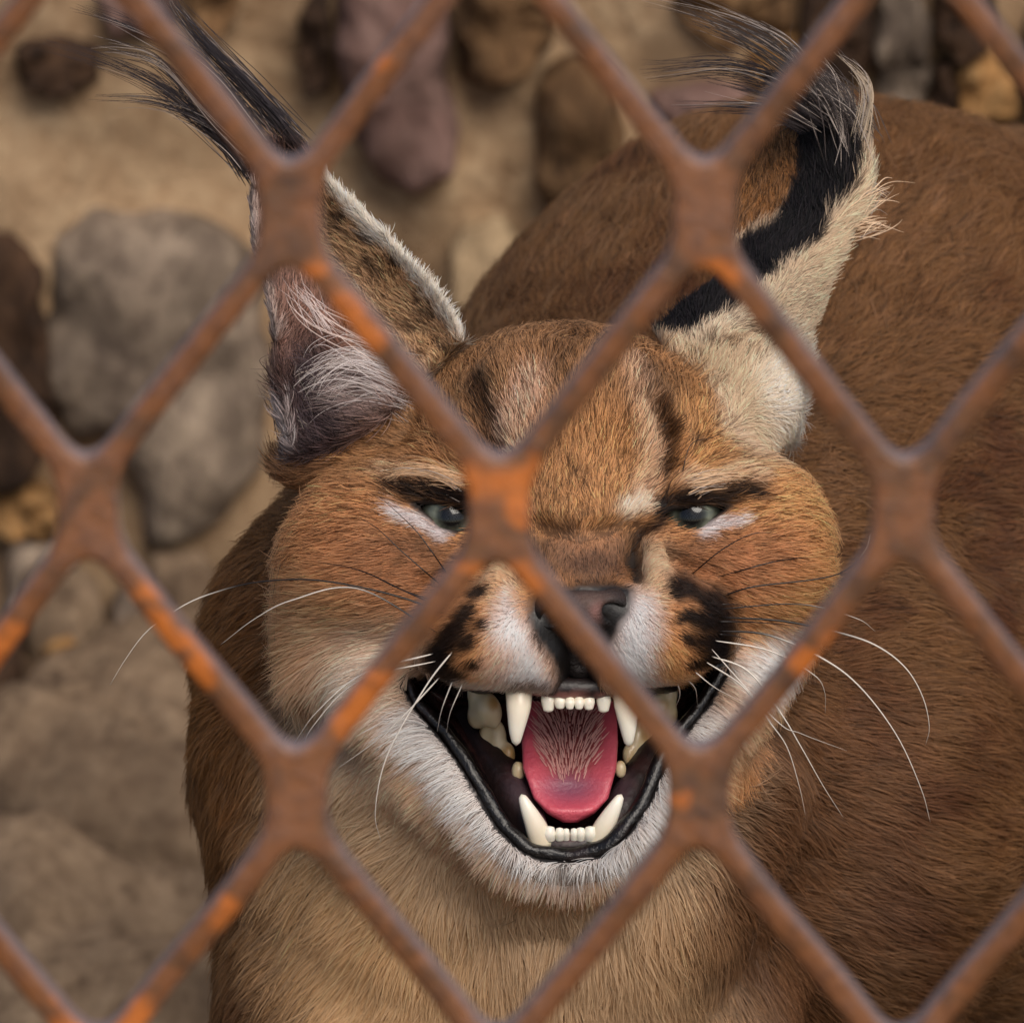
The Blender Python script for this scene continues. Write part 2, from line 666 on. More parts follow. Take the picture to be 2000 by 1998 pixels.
def rock_mesh(name, outline, frame, depth, mat, parent, back=0.02, rough=0.12, flat=3.0, seed=0, n=40):
    """outline (m,2) in the plane frame=(origin, ex, ey, en); a rounded, uneven stone standing proud of that plane"""
    o2 = closed_spline(outline, n)
    ol = np.asarray(outline, float); s_ = np.linspace(0, len(ol), n, endpoint=False); i_ = s_.astype(int); f_ = (s_ - i_)[:, None]
    o2 = 0.35 * o2 + 0.65 * (ol[i_] * (1 - f_) + ol[(i_ + 1) % len(ol)] * f_)
    c = o2.mean(0)
    size = np.sqrt(np.abs(np.ptp(o2, axis=0)).prod())
    rings = [(1.0, -back), (1.01, 0.0), (0.985, 0.35), (0.93, 0.66), (0.84, 0.86), (0.68, 0.96), (0.48, 1.0), (0.26, 1.0)]
    O, ex, ey, en = frame
    V = []
    for q, (s, h) in enumerate(rings):
        p2 = c + (o2 - c) * s
        hh = h * depth if h >= 0 else h
        p3 = O + p2[:, :1] * ex + p2[:, 1:] * ey + hh * en
        V.append(p3)
    V.append((O + c[0] * ex + c[1] * ey + depth * en)[None])
    V = np.concatenate(V)
    nz = fbm(V + seed * 3.1, size * 0.45, seed, 4)[:, None]
    n2 = np.stack([fbm(V + seed * 1.7 + 9, size * 0.3, seed + 5 + k, 3) for k in range(3)], 1)
    amp = np.ones(len(V))[:, None]; amp[:n] = 0.3
    V = V + en * nz * depth * rough * 3.2 * amp + n2 * size * rough * 0.35 * amp
    F = []
    for r in range(len(rings) - 1):
        for i in range(n):
            j = (i + 1) % n
            F.append((r * n + i, r * n + j, (r + 1) * n + j, (r + 1) * n + i))
    t = (len(rings) - 1) * n
    for i in range(n):
        F.append((t + i, t + (i + 1) % n, len(V) - 1))
    return mesh_obj(name, V, F, mat, parent)


EX, EY, EZ = np.eye(3)

# ground: one sheet to the horizon, finely uneven near the wall and the animal
gx = np.concatenate([[-300, -60, -15, -4], np.arange(-1.2, 1.2001, 0.012), [4, 15, 60, 300]])
gy = np.concatenate([[-300, -60, -15, -5, -3], np.arange(-1.0, 1.6001, 0.015), [4, 15, 60, 300]])
GX, GY = np.meshgrid(gx, gy, indexing='ij')
gp = np.stack([GX, GY, 0 * GX], -1)
near = (np.abs(GX) < 1.15) & (GY > -0.95) & (GY < 1.55)
GZ = np.where(near, fbm(gp, 0.16, 3, 4) * 0.012 - 0.005, -0.01)
for hu, hv, hr, hd_ in ((335, 1092, 0.016, 0.07), (205, 1118, 0.014, 0.06), (30, 1100, 0.02, 0.03)):
    hp = on_ground(hu, hv)
    GZ = GZ - np.where(near, hd_ * np.exp(-((GX - hp[0]) ** 2 + ((GY - hp[1]) / 1.6) ** 2) / hr ** 2), 0)
gv = np.stack([GX, GY, GZ], -1).reshape(-1, 3)
ni, nj = GX.shape
ii = (np.arange(ni - 1)[:, None] * nj + np.arange(nj - 1)[None, :]).ravel()
gq = np.stack([ii, ii + nj, ii + nj + 1, ii + 1], 1)
ground = mesh_obj('ground', gv, gq, M_SOIL)
tag(ground, kind='structure')

# stone wall
wall = empty('stone_wall', (0.0, WALL_Y, 0.0))
tag(wall, 'rubble stone wall with pale sandy mortar behind the snarling cat', 'wall')
wx = np.arange(-1.0, 1.0001, 0.0125)
wz = np.arange(-0.1, 0.74, 0.0125)
WX, WZ = np.meshgrid(wx, wz, indexing='ij')
wp = np.stack([WX, 0 * WX, WZ], -1)
WYs = WALL_Y + 0.004 + fbm(wp, 0.07, 21, 4) * 0.019
edge = np.zeros_like(WX, bool); edge[0] = edge[-1] = True; edge[:, -1] = True; edge[:, 0] = True
WYs = np.where(edge, WALL_Y + 0.25, WYs)
wv = np.stack([WX, WYs, WZ], -1).reshape(-1, 3)
ni, nj = WX.shape
ii = (np.arange(ni - 1)[:, None] * nj + np.arange(nj - 1)[None, :]).ravel()
mortar = mesh_obj('mortar', wv, np.stack([ii, ii + nj, ii + nj + 1, ii + 1], 1), M_MORTAR, wall)

WFRAME = (np.array([0, WALL_Y, 0.0]), EX, EZ, -EY)
placed = []


def wall_stone(px, depth, mat, seed, rough=0.12):
    q = np.array([on_y(a, b, WALL_Y)[[0, 2]] for a, b in px])
    placed.append((q.mean(0), np.ptp(q, axis=0) / 2))
    s = rock_mesh('stone', q, WFRAME, 0.006 + depth * 0.42, mat, wall, seed=seed, rough=rough * 2.6, n=64)
    return s


# read from the photograph (pixels) and set into the mortar
wall_stone([(110, 470), (180, 415), (300, 420), (420, 455), (500, 520), (520, 700), (515, 850), (480, 960), (400, 1040), (300, 1062), (265, 960), (200, 880), (130, 860), (100, 700), (105, 560)], 0.020, M_GREY, 1, 0.10)
wall_stone([(-60, 480), (20, 455), (75, 520), (92, 640), (105, 760), (95, 880), (40, 945), (-60, 930)], 0.016, M_DARK, 2)
wall_stone([(665, -60), (760, -70), (860, -40), (880, 60), (872, 150), (892, 250), (875, 330), (800, 368), (740, 345), (700, 280), (672, 160), (655, 60)], 0.030, M_PURPLE, 3, 0.08)
wall_stone([(35, 90), (110, 70), (185, 85), (192, 150), (130, 182), (50, 170)], 0.012, M_DARK, 4)
wall_stone([(370, -60), (470, -60), (462, 20), (420, 62), (375, 40)], 0.016, M_BROWN, 5)
wall_stone([(905, -60), (1010, -70), (1085, -40), (1075, 60), (1030, 140), (960, 172), (905, 150), (890, 60)], 0.022, M_BROWN, 6)
wall_stone([(1060, 150), (1130, 110), (1210, 150), (1225, 300), (1215, 430), (1160, 470), (1075, 450), (1045, 330)], 0.022, M_BROWN, 7)
wall_stone([(1270, 190), (1360, 150), (1450, 165), (1485, 240), (1440, 330), (1340, 350), (1275, 290)], 0.018, M_PURPLE, 8)
wall_stone([(905, 440), (980, 430), (1030, 480), (1010, 560), (940, 600), (870, 590), (880, 510)], 0.005, M_SAND, 9)
wall_stone([(590, 10), (640, -20), (650, 90), (645, 170), (605, 185), (585, 110)], 0.010, M_DARK, 10)  # dark piece standing in for the shadow left of the purple stone
wall_stone([(1330, -60), (1440, -70), (1560, -50), (1545, 40), (1470, 90), (1370, 70), (1320, 10)], 0.020, M_BROWN, 11)
wall_stone([(1585, -60), (1680, -60), (1705, 40), (1690, 130), (1640, 170), (1580, 120), (1560, 30)], 0.022, M_DARK, 12)
wall_stone([(1725, -40), (1790, -50), (1815, 60), (1815, 180), (1800, 280), (1745, 290), (1712, 200), (1708, 60)], 0.018, M_GREY, 13)
wall_stone([(1835, -50), (1920, -60), (1950, 20), (1925, 90), (1860, 110), (1825, 40)], 0.020, M_DARK, 14)
wall_stone([(1870, 130), (1940, 100), (1985, 140), (1985, 220), (1935, 262), (1870, 230)], 0.020, M_OCHRE, 15)
wall_stone([(2010, 20), (2090, 10), (2110, 150), (2080, 300), (2020, 280), (2000, 150)], 0.020, M_DARK, 16)
wall_stone([(1720, 320), (1850, 290), (1990, 300), (2050, 420), (1950, 520), (1760, 470)], 0.020, M_BROWN, 17)
wall_stone([(20, 940), (90, 960), (140, 990), (120, 1040), (30, 1045), (-40, 1000)], 0.010, M_OCHRE, 18)
wall_stone([(190, -60), (330, -70), (345, 20), (300, 70), (215, 55)], 0.016, M_PURPLE, 20)
wall_stone([(1460, 90), (1545, 60), (1572, 120), (1540, 175), (1470, 160)], 0.016, M_OCHRE, 22)
wall_stone([(1825, 130), (1860, 125), (1865, 250), (1835, 290), (1815, 230)], 0.014, M_DARK, 23)
wall_stone([(1880, 275), (1960, 270), (2000, 310), (1960, 350), (1880, 340)], 0.018, M_DARK, 24)
wall_stone([(1560, 180), (1650, 190), (1690, 300), (1650, 400), (1560, 380), (1530, 270)], 0.016, M_DARK, 19)
# the rest of the wall, beyond the frame and behind the animal
srng = np.random.default_rng(31)
mats = [M_GREY, M_PURPLE, M_BROWN, M_DARK, M_OCHRE, M_BROWN, M_GREY]
extra = 0
lo_f, hi_f = on_y(0, 1100, WALL_Y), on_y(2000, -60, WALL_Y)
for tr in range(700):
    c = np.array([srng.uniform(-0.62, 0.72), srng.uniform(0.03, 0.68)])
    rr = np.array([srng.uniform(0.022, 0.06), srng.uniform(0.022, 0.05)])
    u_ok = not (lo_f[0] - rr[0] < c[0] < 0.02 + rr[0] and lo_f[2] + 0.01 - rr[1] < c[1] < hi_f[2] + rr[1])
    if not u_ok or any((abs(c - q) < (rr + s) * 0.98 + 0.006).all() for q, s in placed):
        continue
    m = srng.integers(6, 9)
    an = np.arange(m) / m * 2 * np.pi + srng.uniform(-0.25, 0.25, m)
    q = c + np.stack([np.cos(an), np.sin(an)], 1) * rr * srng.uniform(0.85, 1.12, (m, 1))
    placed.append((c, rr))
    rock_mesh('stone', q, WFRAME, srng.uniform(0.006, 0.014), mats[srng.integers(len(mats))], wall, seed=100 + tr, n=28, rough=0.22)
    extra += 1
    if extra > 90: break

# rocks lying on the ground by the wall
GFRAME = (np.array([0, 0, 0.0]), EX, EY, EZ)


def ground_rock(px, depth, mat, seed, label, rough=0.10, group=None):
    q = np.array([on_ground(a, b, 0.0)[:2] for a, b in px])
    rough = rough * 1.7
    o = rock_mesh('rock', q, GFRAME, depth, mat, None, seed=seed, rough=rough, n=44, back=0.02)
    tag(o, label, 'rock', group)
    return o


ground_rock([(20, 1480), (90, 1370), (210, 1320), (340, 1330), (470, 1400), (520, 1560), (500, 1690), (380, 1715), (220, 1690), (80, 1690), (0, 1660), (-60, 1560)], 0.036, M_SLAB, 41, 'broad flat pale rock slab beside the neck of the cat', 0.16)
ground_rock([(-80, 1790), (60, 1800), (190, 1850), (330, 1820), (470, 1830), (540, 1930), (520, 2060), (300, 2120), (60, 2120), (-120, 2000)], 0.030, M_SLAB, 42, 'low uneven tan rock in front of the broad flat slab', 0.2)
ground_rock([(40, 1210), (110, 1175), (190, 1190), (205, 1250), (150, 1290), (60, 1280)], 0.016, M_SLAB, 43, 'rounded pale stone between the flat slab and the wall', 0.12)
ground_rock([(215, 1215), (265, 1200), (290, 1240), (262, 1280), (222, 1270)], 0.012, M_GREY, 44, 'small grey stone with rounded top beside a rounded pale stone', 0.12)
ground_rock([(80, 1300), (130, 1290), (165, 1320), (140, 1352), (90, 1345)], 0.010, M_OCHRE, 45, 'small reddish ochre stone behind the flat slab', 0.12)
ground_rock([(-40, 1290), (10, 1270), (45, 1310), (30, 1370), (-40, 1375)], 0.013, M_DARK, 46, 'small dark brown stone beside the flat slab', 0.12)
ground_rock([(290, 1130), (360, 1112), (420, 1135), (420, 1185), (350, 1205), (295, 1180)], 0.012, M_SLAB, 47, 'pale stone under the big grey wall stone', 0.12)
ground_rock([(10, 1120), (80, 1105), (150, 1118), (160, 1160), (90, 1180), (20, 1165)], 0.014, M_GREY, 48, 'long grey stone against the foot of the wall', 0.12)

# ------------------------------------------------------------------ rusty expanded-metal fence
FD = 1.7
FENCE_Y = float(CAMPOS[1] + FD * math.cos(PITCH))
fpx = lambda u, v: on_y(u, v, FENCE_Y)[[0, 2]]
PF = (fpx(1400, 983)[0] - fpx(600, 983)[0]) / 800.0
PITCHX = 796 * PF
zrow = {0: fpx(1000, 414)[1], 1: fpx(1000, 983)[1], 2: fpx(1000, 1553)[1]}
DZ = (zrow[0] - zrow[2]) / 2
xA = fpx(573, 983)[0]
HW = 30 * PF
def _ax(parts):
    out = [parts[0][0]]
    for a_, b_, h_ in parts:
        out += list(np.linspace(a_, b_, int(round((b_ - a_) / h_)) + 1)[1:])
    return np.array(out)


fx = _ax([(-0.52, -0.15, 0.0018), (-0.15, 0.15, 0.00085), (0.15, 0.52, 0.0018)])
fz = _ax([(0.0, 0.33, 0.0018), (0.33, 0.64, 0.00085), (0.64, 0.85, 0.0018)])
FX, FZ = np.meshgrid(fx, fz, indexing='ij')
warp = np.stack([FX, 0 * FX, FZ], -1)
qx = FX + fbm(warp, 0.05, 51, 2) * 0.0011
qz = FZ + fbm(warp, 0.05, 52, 2) * 0.0011
d2 = np.full(FX.shape, 1.0)


def smin(a, b, k):
    h = np.clip(0.5 + 0.5 * (b - a) / k, 0, 1)
    return b + (a - b) * h - k * h * (1 - h)


def segd(x, z, a, b):
    e = np.array(b) - np.array(a)
    t = np.clip(((x - a[0]) * e[0] + (z - a[1]) * e[1]) / (e @ e), 0, 1)
    return np.sqrt((x - a[0] - t * e[0]) ** 2 + (z - a[1] - t * e[1]) ** 2)


OFF, VH = 30 * PF, 72 * PF
for r in range(-8, 14):
    zr = zrow[0] - r * DZ
    for c in range(-9, 10):
        xn = xA + c * PITCHX + (PITCHX / 2 if r % 2 else 0)
        i0, i1 = np.searchsorted(fx, [xn - PITCHX * 0.5 - 0.02, xn + PITCHX * 0.5 + 0.02])
        j0, j1 = np.searchsorted(fz, [zr - DZ - 0.02, zr + 0.03])
        if i1 - i0 < 2 or j1 - j0 < 2: continue
        w_ = (slice(i0, i1), slice(j0, j1))
        for sgn in (-1, 1):
            d2[w_] = smin(d2[w_], segd(qx[w_], qz[w_], (xn + sgn * OFF, zr + VH), (xn + sgn * OFF, zr - VH)) - HW, 0.0035)
            d2[w_] = smin(d2[w_], segd(qx[w_], qz[w_], (xn + sgn * OFF * 1.0, zr - VH), (xn + sgn * (PITCHX / 2 - OFF), zr - DZ + VH)) - HW * 0.86, 0.0030)
fy = np.arange(-0.0066, 0.00661, 0.00085)
g = Grid(fx.astype(np.float32), fy.astype(np.float32), fz.astype(np.float32))
# each strand leans a little: its upper edge sits further back
TH = 0.0033
lean = np.sin((FZ - zrow[0]) / DZ * 2 * np.pi) * 0.0007 + fbm(warp, 0.06, 55, 2) * 0.0008
a = d2[:, None, :]
b = np.abs(fy[None, :, None] - lean[:, None, :]) - TH
g.F = (np.maximum(a, b) + 0.0).astype(np.float32)
k = 0.0009
h = np.clip(0.5 - 0.5 * (b - a) / k, 0, 1)
g.F = (b + (a - b) * h + k * h * (1 - h)).astype(np.float32)
V, Q = g.nets()
V = relax(V, Q, 1, 0.4)
V[:, 1] += FENCE_Y
Q = Q[:, ::-1] if vnormals(V, Q)[0][np.argmin(V[:, 1]), 1] > 0 else Q
# bright fresh rust where the old crust has flaked off
fr = np.zeros(len(V))
spots_ = [(700, 630, 42), (925, 930, 34), (1005, 920, 38), (1035, 985, 24), (930, 1085, 20), (1035, 1110, 30), (285, 1140, 34), (340, 1230, 34), (385, 1295, 28), (700, 1390, 42), (745, 1330, 28),
          (1650, 1240, 32), (1600, 1300, 26), (30, 1270, 44), (0, 1330, 30), (280, 1985, 40), (435, 1790, 28), (130, 1990, 34), (1372, 520, 22), (590, 500, 22), (760, 110, 26), (1300, 1560, 22)]
frng = np.random.default_rng(12)
for _ in range(70):
    a_ = frng.uniform(-2500, 4500); b_ = frng.uniform(-1200, 3800)
    if not (-60 < a_ < 2060 and -60 < b_ < 2060): spots_.append((a_, b_, frng.uniform(18, 44)))
Vw = V + np.stack([fbm(V, 0.008, 58 + q_, 3) for q_ in range(3)], 1) * 0.008
for a_, b_, r_ in spots_:
    q_ = fpx(a_, b_)
    fr = np.maximum(fr, 1 - ss(0.35, 1.25, np.hypot(Vw[:, 0] - q_[0], Vw[:, 2] - q_[1]) / (r_ * 1.75 * PF)))
fence = mesh_obj('mesh_fence', V, Q, M_RUST, rough=fr * 0.55)
tag(fence, 'rusty brown expanded metal fence with wide diamond openings in front of the cat', 'fence')
print('setting', time.time() - T0)
# ------------------------------------------------------------------ the caracal: implicit body
def ground_local(X, Z):
    """local Y of the ground below local X,Z"""
    return (-HEAD_H / PX - Z * math.sin(PITCH)) / math.cos(PITCH)


xs = axis([(-1100, -560, 30), (-560, 740, 8), (740, 1000, 20), (1000, 2300, 50)])
ys = axis([(-2900, -1500, 60), (-1500, -850, 26), (-850, 830, 8), (830, 1100, 25)])
zs = axis([(-4700, -1400, 70), (-1400, -420, 30), (-420, 400, 8)])
GH = Grid(xs, ys, zs)          # head
GB = Grid(xs, ys, zs)          # body, neck
print('grid', GH.F.shape)

MOUTH = [(790, 1338), (802, 1316), (850, 1318), (885, 1334), (930, 1344), (1000, 1346), (1075, 1350), (1115, 1362), (1160, 1352),
         (1220, 1347), (1290, 1342), (1345, 1327), (1395, 1294), (1424, 1286), (1414, 1318), (1385, 1368), (1343, 1420), (1296, 1490), (1270, 1556),
         (1226, 1624), (1182, 1664), (1123, 1680), (1052, 1673), (1017, 1656), (973, 1612), (942, 1560), (898, 1486), (860, 1435), (814, 1383)]
EYE_R = [(1288, 1006), (1312, 997), (1355, 992), (1406, 988), (1420, 990), (1400, 1004), (1366, 1024), (1338, 1031), (1312, 1019)]
EYE_L = [(808, 984), (854, 987), (905, 995), (945, 1008), (930, 1023), (898, 1037), (868, 1028), (840, 1007)]
NOSEP = [(1040, 1205), (1052, 1176), (1090, 1156), (1140, 1150), (1200, 1150), (1226, 1158), (1226, 1195), (1205, 1228), (1185, 1262), (1168, 1300), (1160, 1352), (1108, 1362),
         (1104, 1330), (1084, 1282), (1060, 1245)]
EAR_L = [(918, 668), (905, 640), (860, 565), (760, 455), (665, 365), (610, 300), (575, 270), (530, 290), (492, 330), (484, 400), (490, 480), (512, 560), (530, 640),
         (538, 740), (548, 830), (572, 900), (640, 880), (740, 820), (840, 740)]
EAR_R = [(1275, 645), (1330, 590), (1386, 550), (1425, 480), (1438, 350), (1478, 265), (1545, 238), (1610, 212), (1668, 196), (1700, 255), (1706, 340), (1690, 420),
         (1650, 490), (1632, 535), (1618, 600), (1590, 655), (1584, 740), (1578, 820), (1556, 872), (1470, 850), (1370, 790), (1300, 720)]


def polyL(pts, w):
    return np.array([P(a, b, w)[:2] for a, b in pts])


E, C = GH.ell, GH.cap
for it in [
    E((1105, 900, -205), (318, 262, 295), 40),                 # cranium
    E((1112, 870, 10), (200, 175, 75), 70),                    # forehead
    E((1002, 840, 20), (75, 150, 50), 50, -8),
    E((1215, 850, 25), (80, 150, 50), 50, 8),
    E((1128, 980, 66), (112, 70, 56), 36),                     # brow bulge
    C((1122, 960, 0), (1134, 1150, 205), 105, 72, 60),         # bridge
    E((1138, 1180, 235), (82, 52, 62), 30),                    # nose tip
    E((1110, 1100, -70), (400, 240, 150), 90),                 # mid face
    E((982, 1240, 170), (138, 110, 122), 34),                  # whisker pads
    E((1066, 1288, 178), (52, 60, 80), 30), E((1192, 1284, 178), (52, 60, 80), 30),
    E((900, 1262, 110), (80, 74, 100), 50),
    E((1262, 1222, 170), (138, 114, 122), 34),
    E((1350, 1240, 110), (80, 88, 100), 50),
    E((760, 1075, -95), (190, 172, 150), 90),                  # cheeks
    E((1458, 1058, -95), (148, 172, 150), 90),
    E((675, 1180, -200), (120, 180, 130), 80),
    E((740, 1305, -175), (130, 122, 120), 80),
    E((1502, 1125, -200), (98, 185, 130), 80),
    E((1425, 1285, -160), (108, 120, 115), 80),
    C((825, 962, 10), (940, 982, 56), 26, 32, 34),              # brow ridges over the eyes
    C((1292, 978, 56), (1450, 952, 5), 32, 26, 34),
    C((800, 1050, -25), (900, 1068, 10), 36, 40, 40),          # lower lids / cheek bone
    C((1310, 1064, 10), (1450, 1036, -30), 40, 36, 40),
    C((770, 1365, -70), (1030, 1605, 62), 100, 88, 60),        # jaw
    C((1425, 1345, -70), (1205, 1605, 62), 92, 84, 60),
    E((1120, 1628, 78), (118, 84, 78), 50),                    # chin
    E((1110, 1440, -260), (330, 300, 190), 80),
]:
    GH.union(*it)
# snarl: furrows beside the forehead bulge, across the bridge of the nose and down beside it, with folds of skin between
def _skin(u, v):
    for w in np.arange(400, -400, -3.0):
        if GH.sample(P(u, v, w)[None])[0] < 0: return w
    return -400.0


GH.union(*C((1262, 1075, _skin(1262, 1075) - 8), (1285, 1140, _skin(1285, 1140) - 8), 24, 26, 24))
GH.union(*C((1000, 1080, _skin(1000, 1080) - 8), (975, 1145, _skin(975, 1145) - 8), 24, 26, 24))
for pts, r_, dp in (([(1278, 800), (1300, 860), (1302, 920), (1284, 968)], 24, 4), ([(932, 760), (955, 830), (968, 895), (962, 960)], 24, 4),
                    ([(1052, 1036), (1130, 1050), (1222, 1034)], 17, 3), ([(1246, 1040), (1238, 1085), (1240, 1130)], 15, 2), ([(1008, 1045), (1022, 1090), (1028, 1130)], 15, 2),
                    ([(1300, 1090), (1340, 1110), (1390, 1120)], 14, 2), ([(955, 1100), (910, 1120), (860, 1130)], 14, 2)):
    ws_ = [_skin(a_, b_) + dp for a_, b_ in pts]
    for (p0, w0_), (p1, w1_) in zip(list(zip(pts, ws_))[:-1], list(zip(pts, ws_))[1:]):
        GH.cut(*C((*p0, w0_), (*p1, w1_), r_, r_, 16))
HEADONLY = GH.F.copy()
# left ear (turned towards the camera): a cupped sheet
pl = polyL(EAR_L, -150)


def ear_l(X, Y, Z):
    d = sdpoly(X[:, :, 0], Y[:, :, 0], pl)[:, :, None]
    inn = np.clip(-d, 0, 300)
    # medial rim is rolled forwards, hollow is deepest low on the outer side
    t = (Y - 330) / 400.0
    wc = -110 - 60 * t - 150 * (1 - np.exp(-inn / 85.0)) * np.clip(1.15 - 0.55 * t, 0.3, 1.3) - 0.10 * (X + 330)
    return np.maximum(d + 8, np.abs(Z - wc) - (13 + 6 * np.exp(-inn / 30.0)))


GH.union(ear_l, (pl[:, 0].min(), pl[:, 1].min(), -420), (pl[:, 0].max(), pl[:, 1].max(), 0), 26)
pr = polyL(EAR_R, -200)
RIDGE = polyL([(1300, 700), (1400, 640), (1500, 560), (1600, 470), (1660, 380), (1690, 280)], -200)


def ear_r(X, Y, Z):
    x, y = X[:, :, 0], Y[:, :, 0]
    x, y = np.broadcast_arrays(x, y)
    d = sdpoly(x, y, pr)
    # signed distance from the ridge between the black back (left, receding) and the cream front edge
    dl = pline(x, y, RIDGE)
    side = np.where((x + 0 * y) * 0.62 + y * 0.78 > (RIDGE[2, 0] * 0.62 + RIDGE[2, 1] * 0.78), 1, 1)
    rid = np.concatenate([RIDGE, [[900, 900], [-200, 900], [-200, 300]]])
    left = sdpoly(x, y, rid) < 0
    wc = np.where(left, -150 - 0.75 * dl - 0.0018 * dl ** 2, -150 - 0.25 * dl - 0.0035 * dl ** 2)
    wc = wc - 0.18 * (y - 350)
    return np.maximum((d + 8)[:, :, None], np.abs(Z - wc[:, :, None]) - 20)


GH.union(ear_r, (pr[:, 0].min(), pr[:, 1].min(), -700), (pr[:, 0].max(), pr[:, 1].max(), -50), 26)
GH.union(*E((1475, 790, -215), (85, 85, 70), 90))             # fluffy base of the right ear
GH.union(*E((720, 830, -200), (130, 90, 90), 50))
GH.union(*E((630, 900, -190), (80, 60, 80), 50))

# mouth cavity: opening outline tapering inwards
pm = polyL(MOUTH, 90)


def mouth(X, Y, Z):
    wref = np.clip(-20 + (340 + Y) * -0.42, -40, 140)
    dep = np.clip(wref - Z, 0, 400)
    d = sdpoly(X[:, :, 0], Y[:, :, 0], pm)[:, :, None] + 0.40 * dep
    up = Y > -330 - 0.0 * dep
    d = d + 0.0 * up
    back = -235 - Z
    return np.maximum(d, back)


GH.cut(mouth, (pm[:, 0].min(), pm[:, 1].min(), -240), (pm[:, 0].max(), pm[:, 1].max(), 420), 10)
# eye openings
for pe, w0 in ((EYE_R, 20), (EYE_L, 20)):
    p_ = polyL(pe, 0)
    GH.cut(lambda X, Y, Z: np.maximum(sdpoly(X[:, :, 0], Y[:, :, 0], p_)[:, :, None] + 0 * Z, -130 - Z), (p_[:, 0].min(), p_[:, 1].min(), -130), (p_[:, 0].max(), p_[:, 1].max(), 250), 6)

E, C = GB.ell, GB.cap
gl = ground_local
for it in [
    E((1060, 1700, -350), (440, 340, 330), 80),
    E((840, 1540, -330), (210, 210, 240), 100), E((1370, 1520, -360), (180, 200, 240), 100),                # throat
    E((1090, 1150, -520), (430, 430, 380), 80),                # neck
    E((850, 1420, -700), (490, 590, 420), 120),                # left shoulder
    E((960, 2000, -620), (540, 600, 460), 150),                # chest
    C((1150, 1450, -900), (1600, 1000, -2000), 600, 825, 120),  # torso
    C((1600, 1000, -2000), (2020, 900, -3300), 825, 720, 150),
    E((1580, 1560, -1000), (500, 560, 520), 150),              # right shoulder
    E((1950, 1500, -1500), (420, 700, 600), 150),
]:
    GB.union(*it)
for u, w in ((760, -480), (1340, -520), (1850, -2900), (1330, -3100)):
    a = P(u, 2050 if w > -1000 else 1500, w)
    f = np.array([a[0], gl(a[0], w + 60) + 70, w + 60])
    GB.union(*C(a, f, 200 if w > -1000 else 330, 105, 120, local=True))
    GB.union(*C(f, f + np.array([0, -6, 150]), 95, 78, 60, local=True))
tl = P(2050, 1000, -3900)
GB.union(*C(tl, (tl[0] + 500, gl(0, -4200) + 90, -4300), 130, 60, 80, local=True))

BODY = GB.F
HEAD = GH.F.copy()
k = (70.0 + 170.0 * ss(-380, -560, ys))[None, :, None].astype(np.float32)
h = np.clip(0.5 + 0.5 * (BODY - HEAD) / k, 0, 1)
GH.F = (BODY + (HEAD - BODY) * h - k * h * (1 - h)).astype(np.float32)
# the body must not close the mouth or the eyes again
GH.cut(mouth, (pm[:, 0].min(), pm[:, 1].min(), -240), (pm[:, 0].max(), pm[:, 1].max(), 420), 10)
V, Q = GH.nets()
V = relax(V, Q, 1, 0.35)
print('nets', len(V), len(Q), time.time() - T0)
N, FA = vnormals(V, Q)
bm_ = ss(40, 160, GH.sample(V, HEAD))            # loose skin and muscle over the body, away from the head
amp_ = 34 * fbm(V * np.array([1, 0.8, 0.6]), 330, 61, 2) + 12 * fbm(V * np.array([0.5, 1.2, 1]), 110, 63, 2)
V = V + N * (bm_ * amp_)[:, None] * (1 if (N[:, 2] * (V[:, 2] > 100)).sum() > 0 else -1)
N, FA = vnormals(V, Q)
if (N[:, 2] * (V[:, 2] > 100)).sum() < 0:
    Q = Q[:, ::-1].copy(); N = -N


def uv_of(p):
    k_ = DP / (DP - p[:, 2])
    return 1000 + p[:, 0] * k_, 999 - p[:, 1] * k_


def surf_w(u, v, lo=-400, hi=400):
    """frontmost skin depth under a photo pixel"""
    for w in np.arange(hi, lo, -3.0):
        if GH.sample(P(u, v, w)[None])[0] < 0:
            return w
    return lo


# ------------------------------------------------------------------ coat colours (albedo), painted over the skin's own coordinates
def cmix(c, col, m):
    return c + (lin(col) - c) * np.clip(m, 0, 1)[:, None]


def blob(u, v, cu, cv, ru, rv, rot=0.0, soft=0.5):
    a = R(rot)
    x, y = (u - cu), (v - cv)
    x, y = x * math.cos(a) + y * math.sin(a), -x * math.sin(a) + y * math.cos(a)
    d = np.sqrt((x / ru) ** 2 + (y / rv) ** 2)
    return 1 - ss(1 - soft, 1 + soft, d)


def band(u, v, pts, wd, soft=0.5):
    return 1 - ss(1 - soft, 1 + soft, pline(u, v, pts) / wd)


def regions(p):
    """weights: head, left ear, right ear, body"""
    u, v = uv_of(p)
    hd = GH.sample(p, HEAD); bd = GH.sample(p, BODY); ho = GH.sample(p, HEADONLY)
    ishead = ss(-12, 12, bd - hd)
    earl = (sdpoly(u, v, EAR_L) < 14) * ss(6, 30, ho) * ishead
    earr = (sdpoly(u, v, EAR_R) < 14) * ss(6, 30, ho) * ishead
    return u, v, ishead, earl, earr


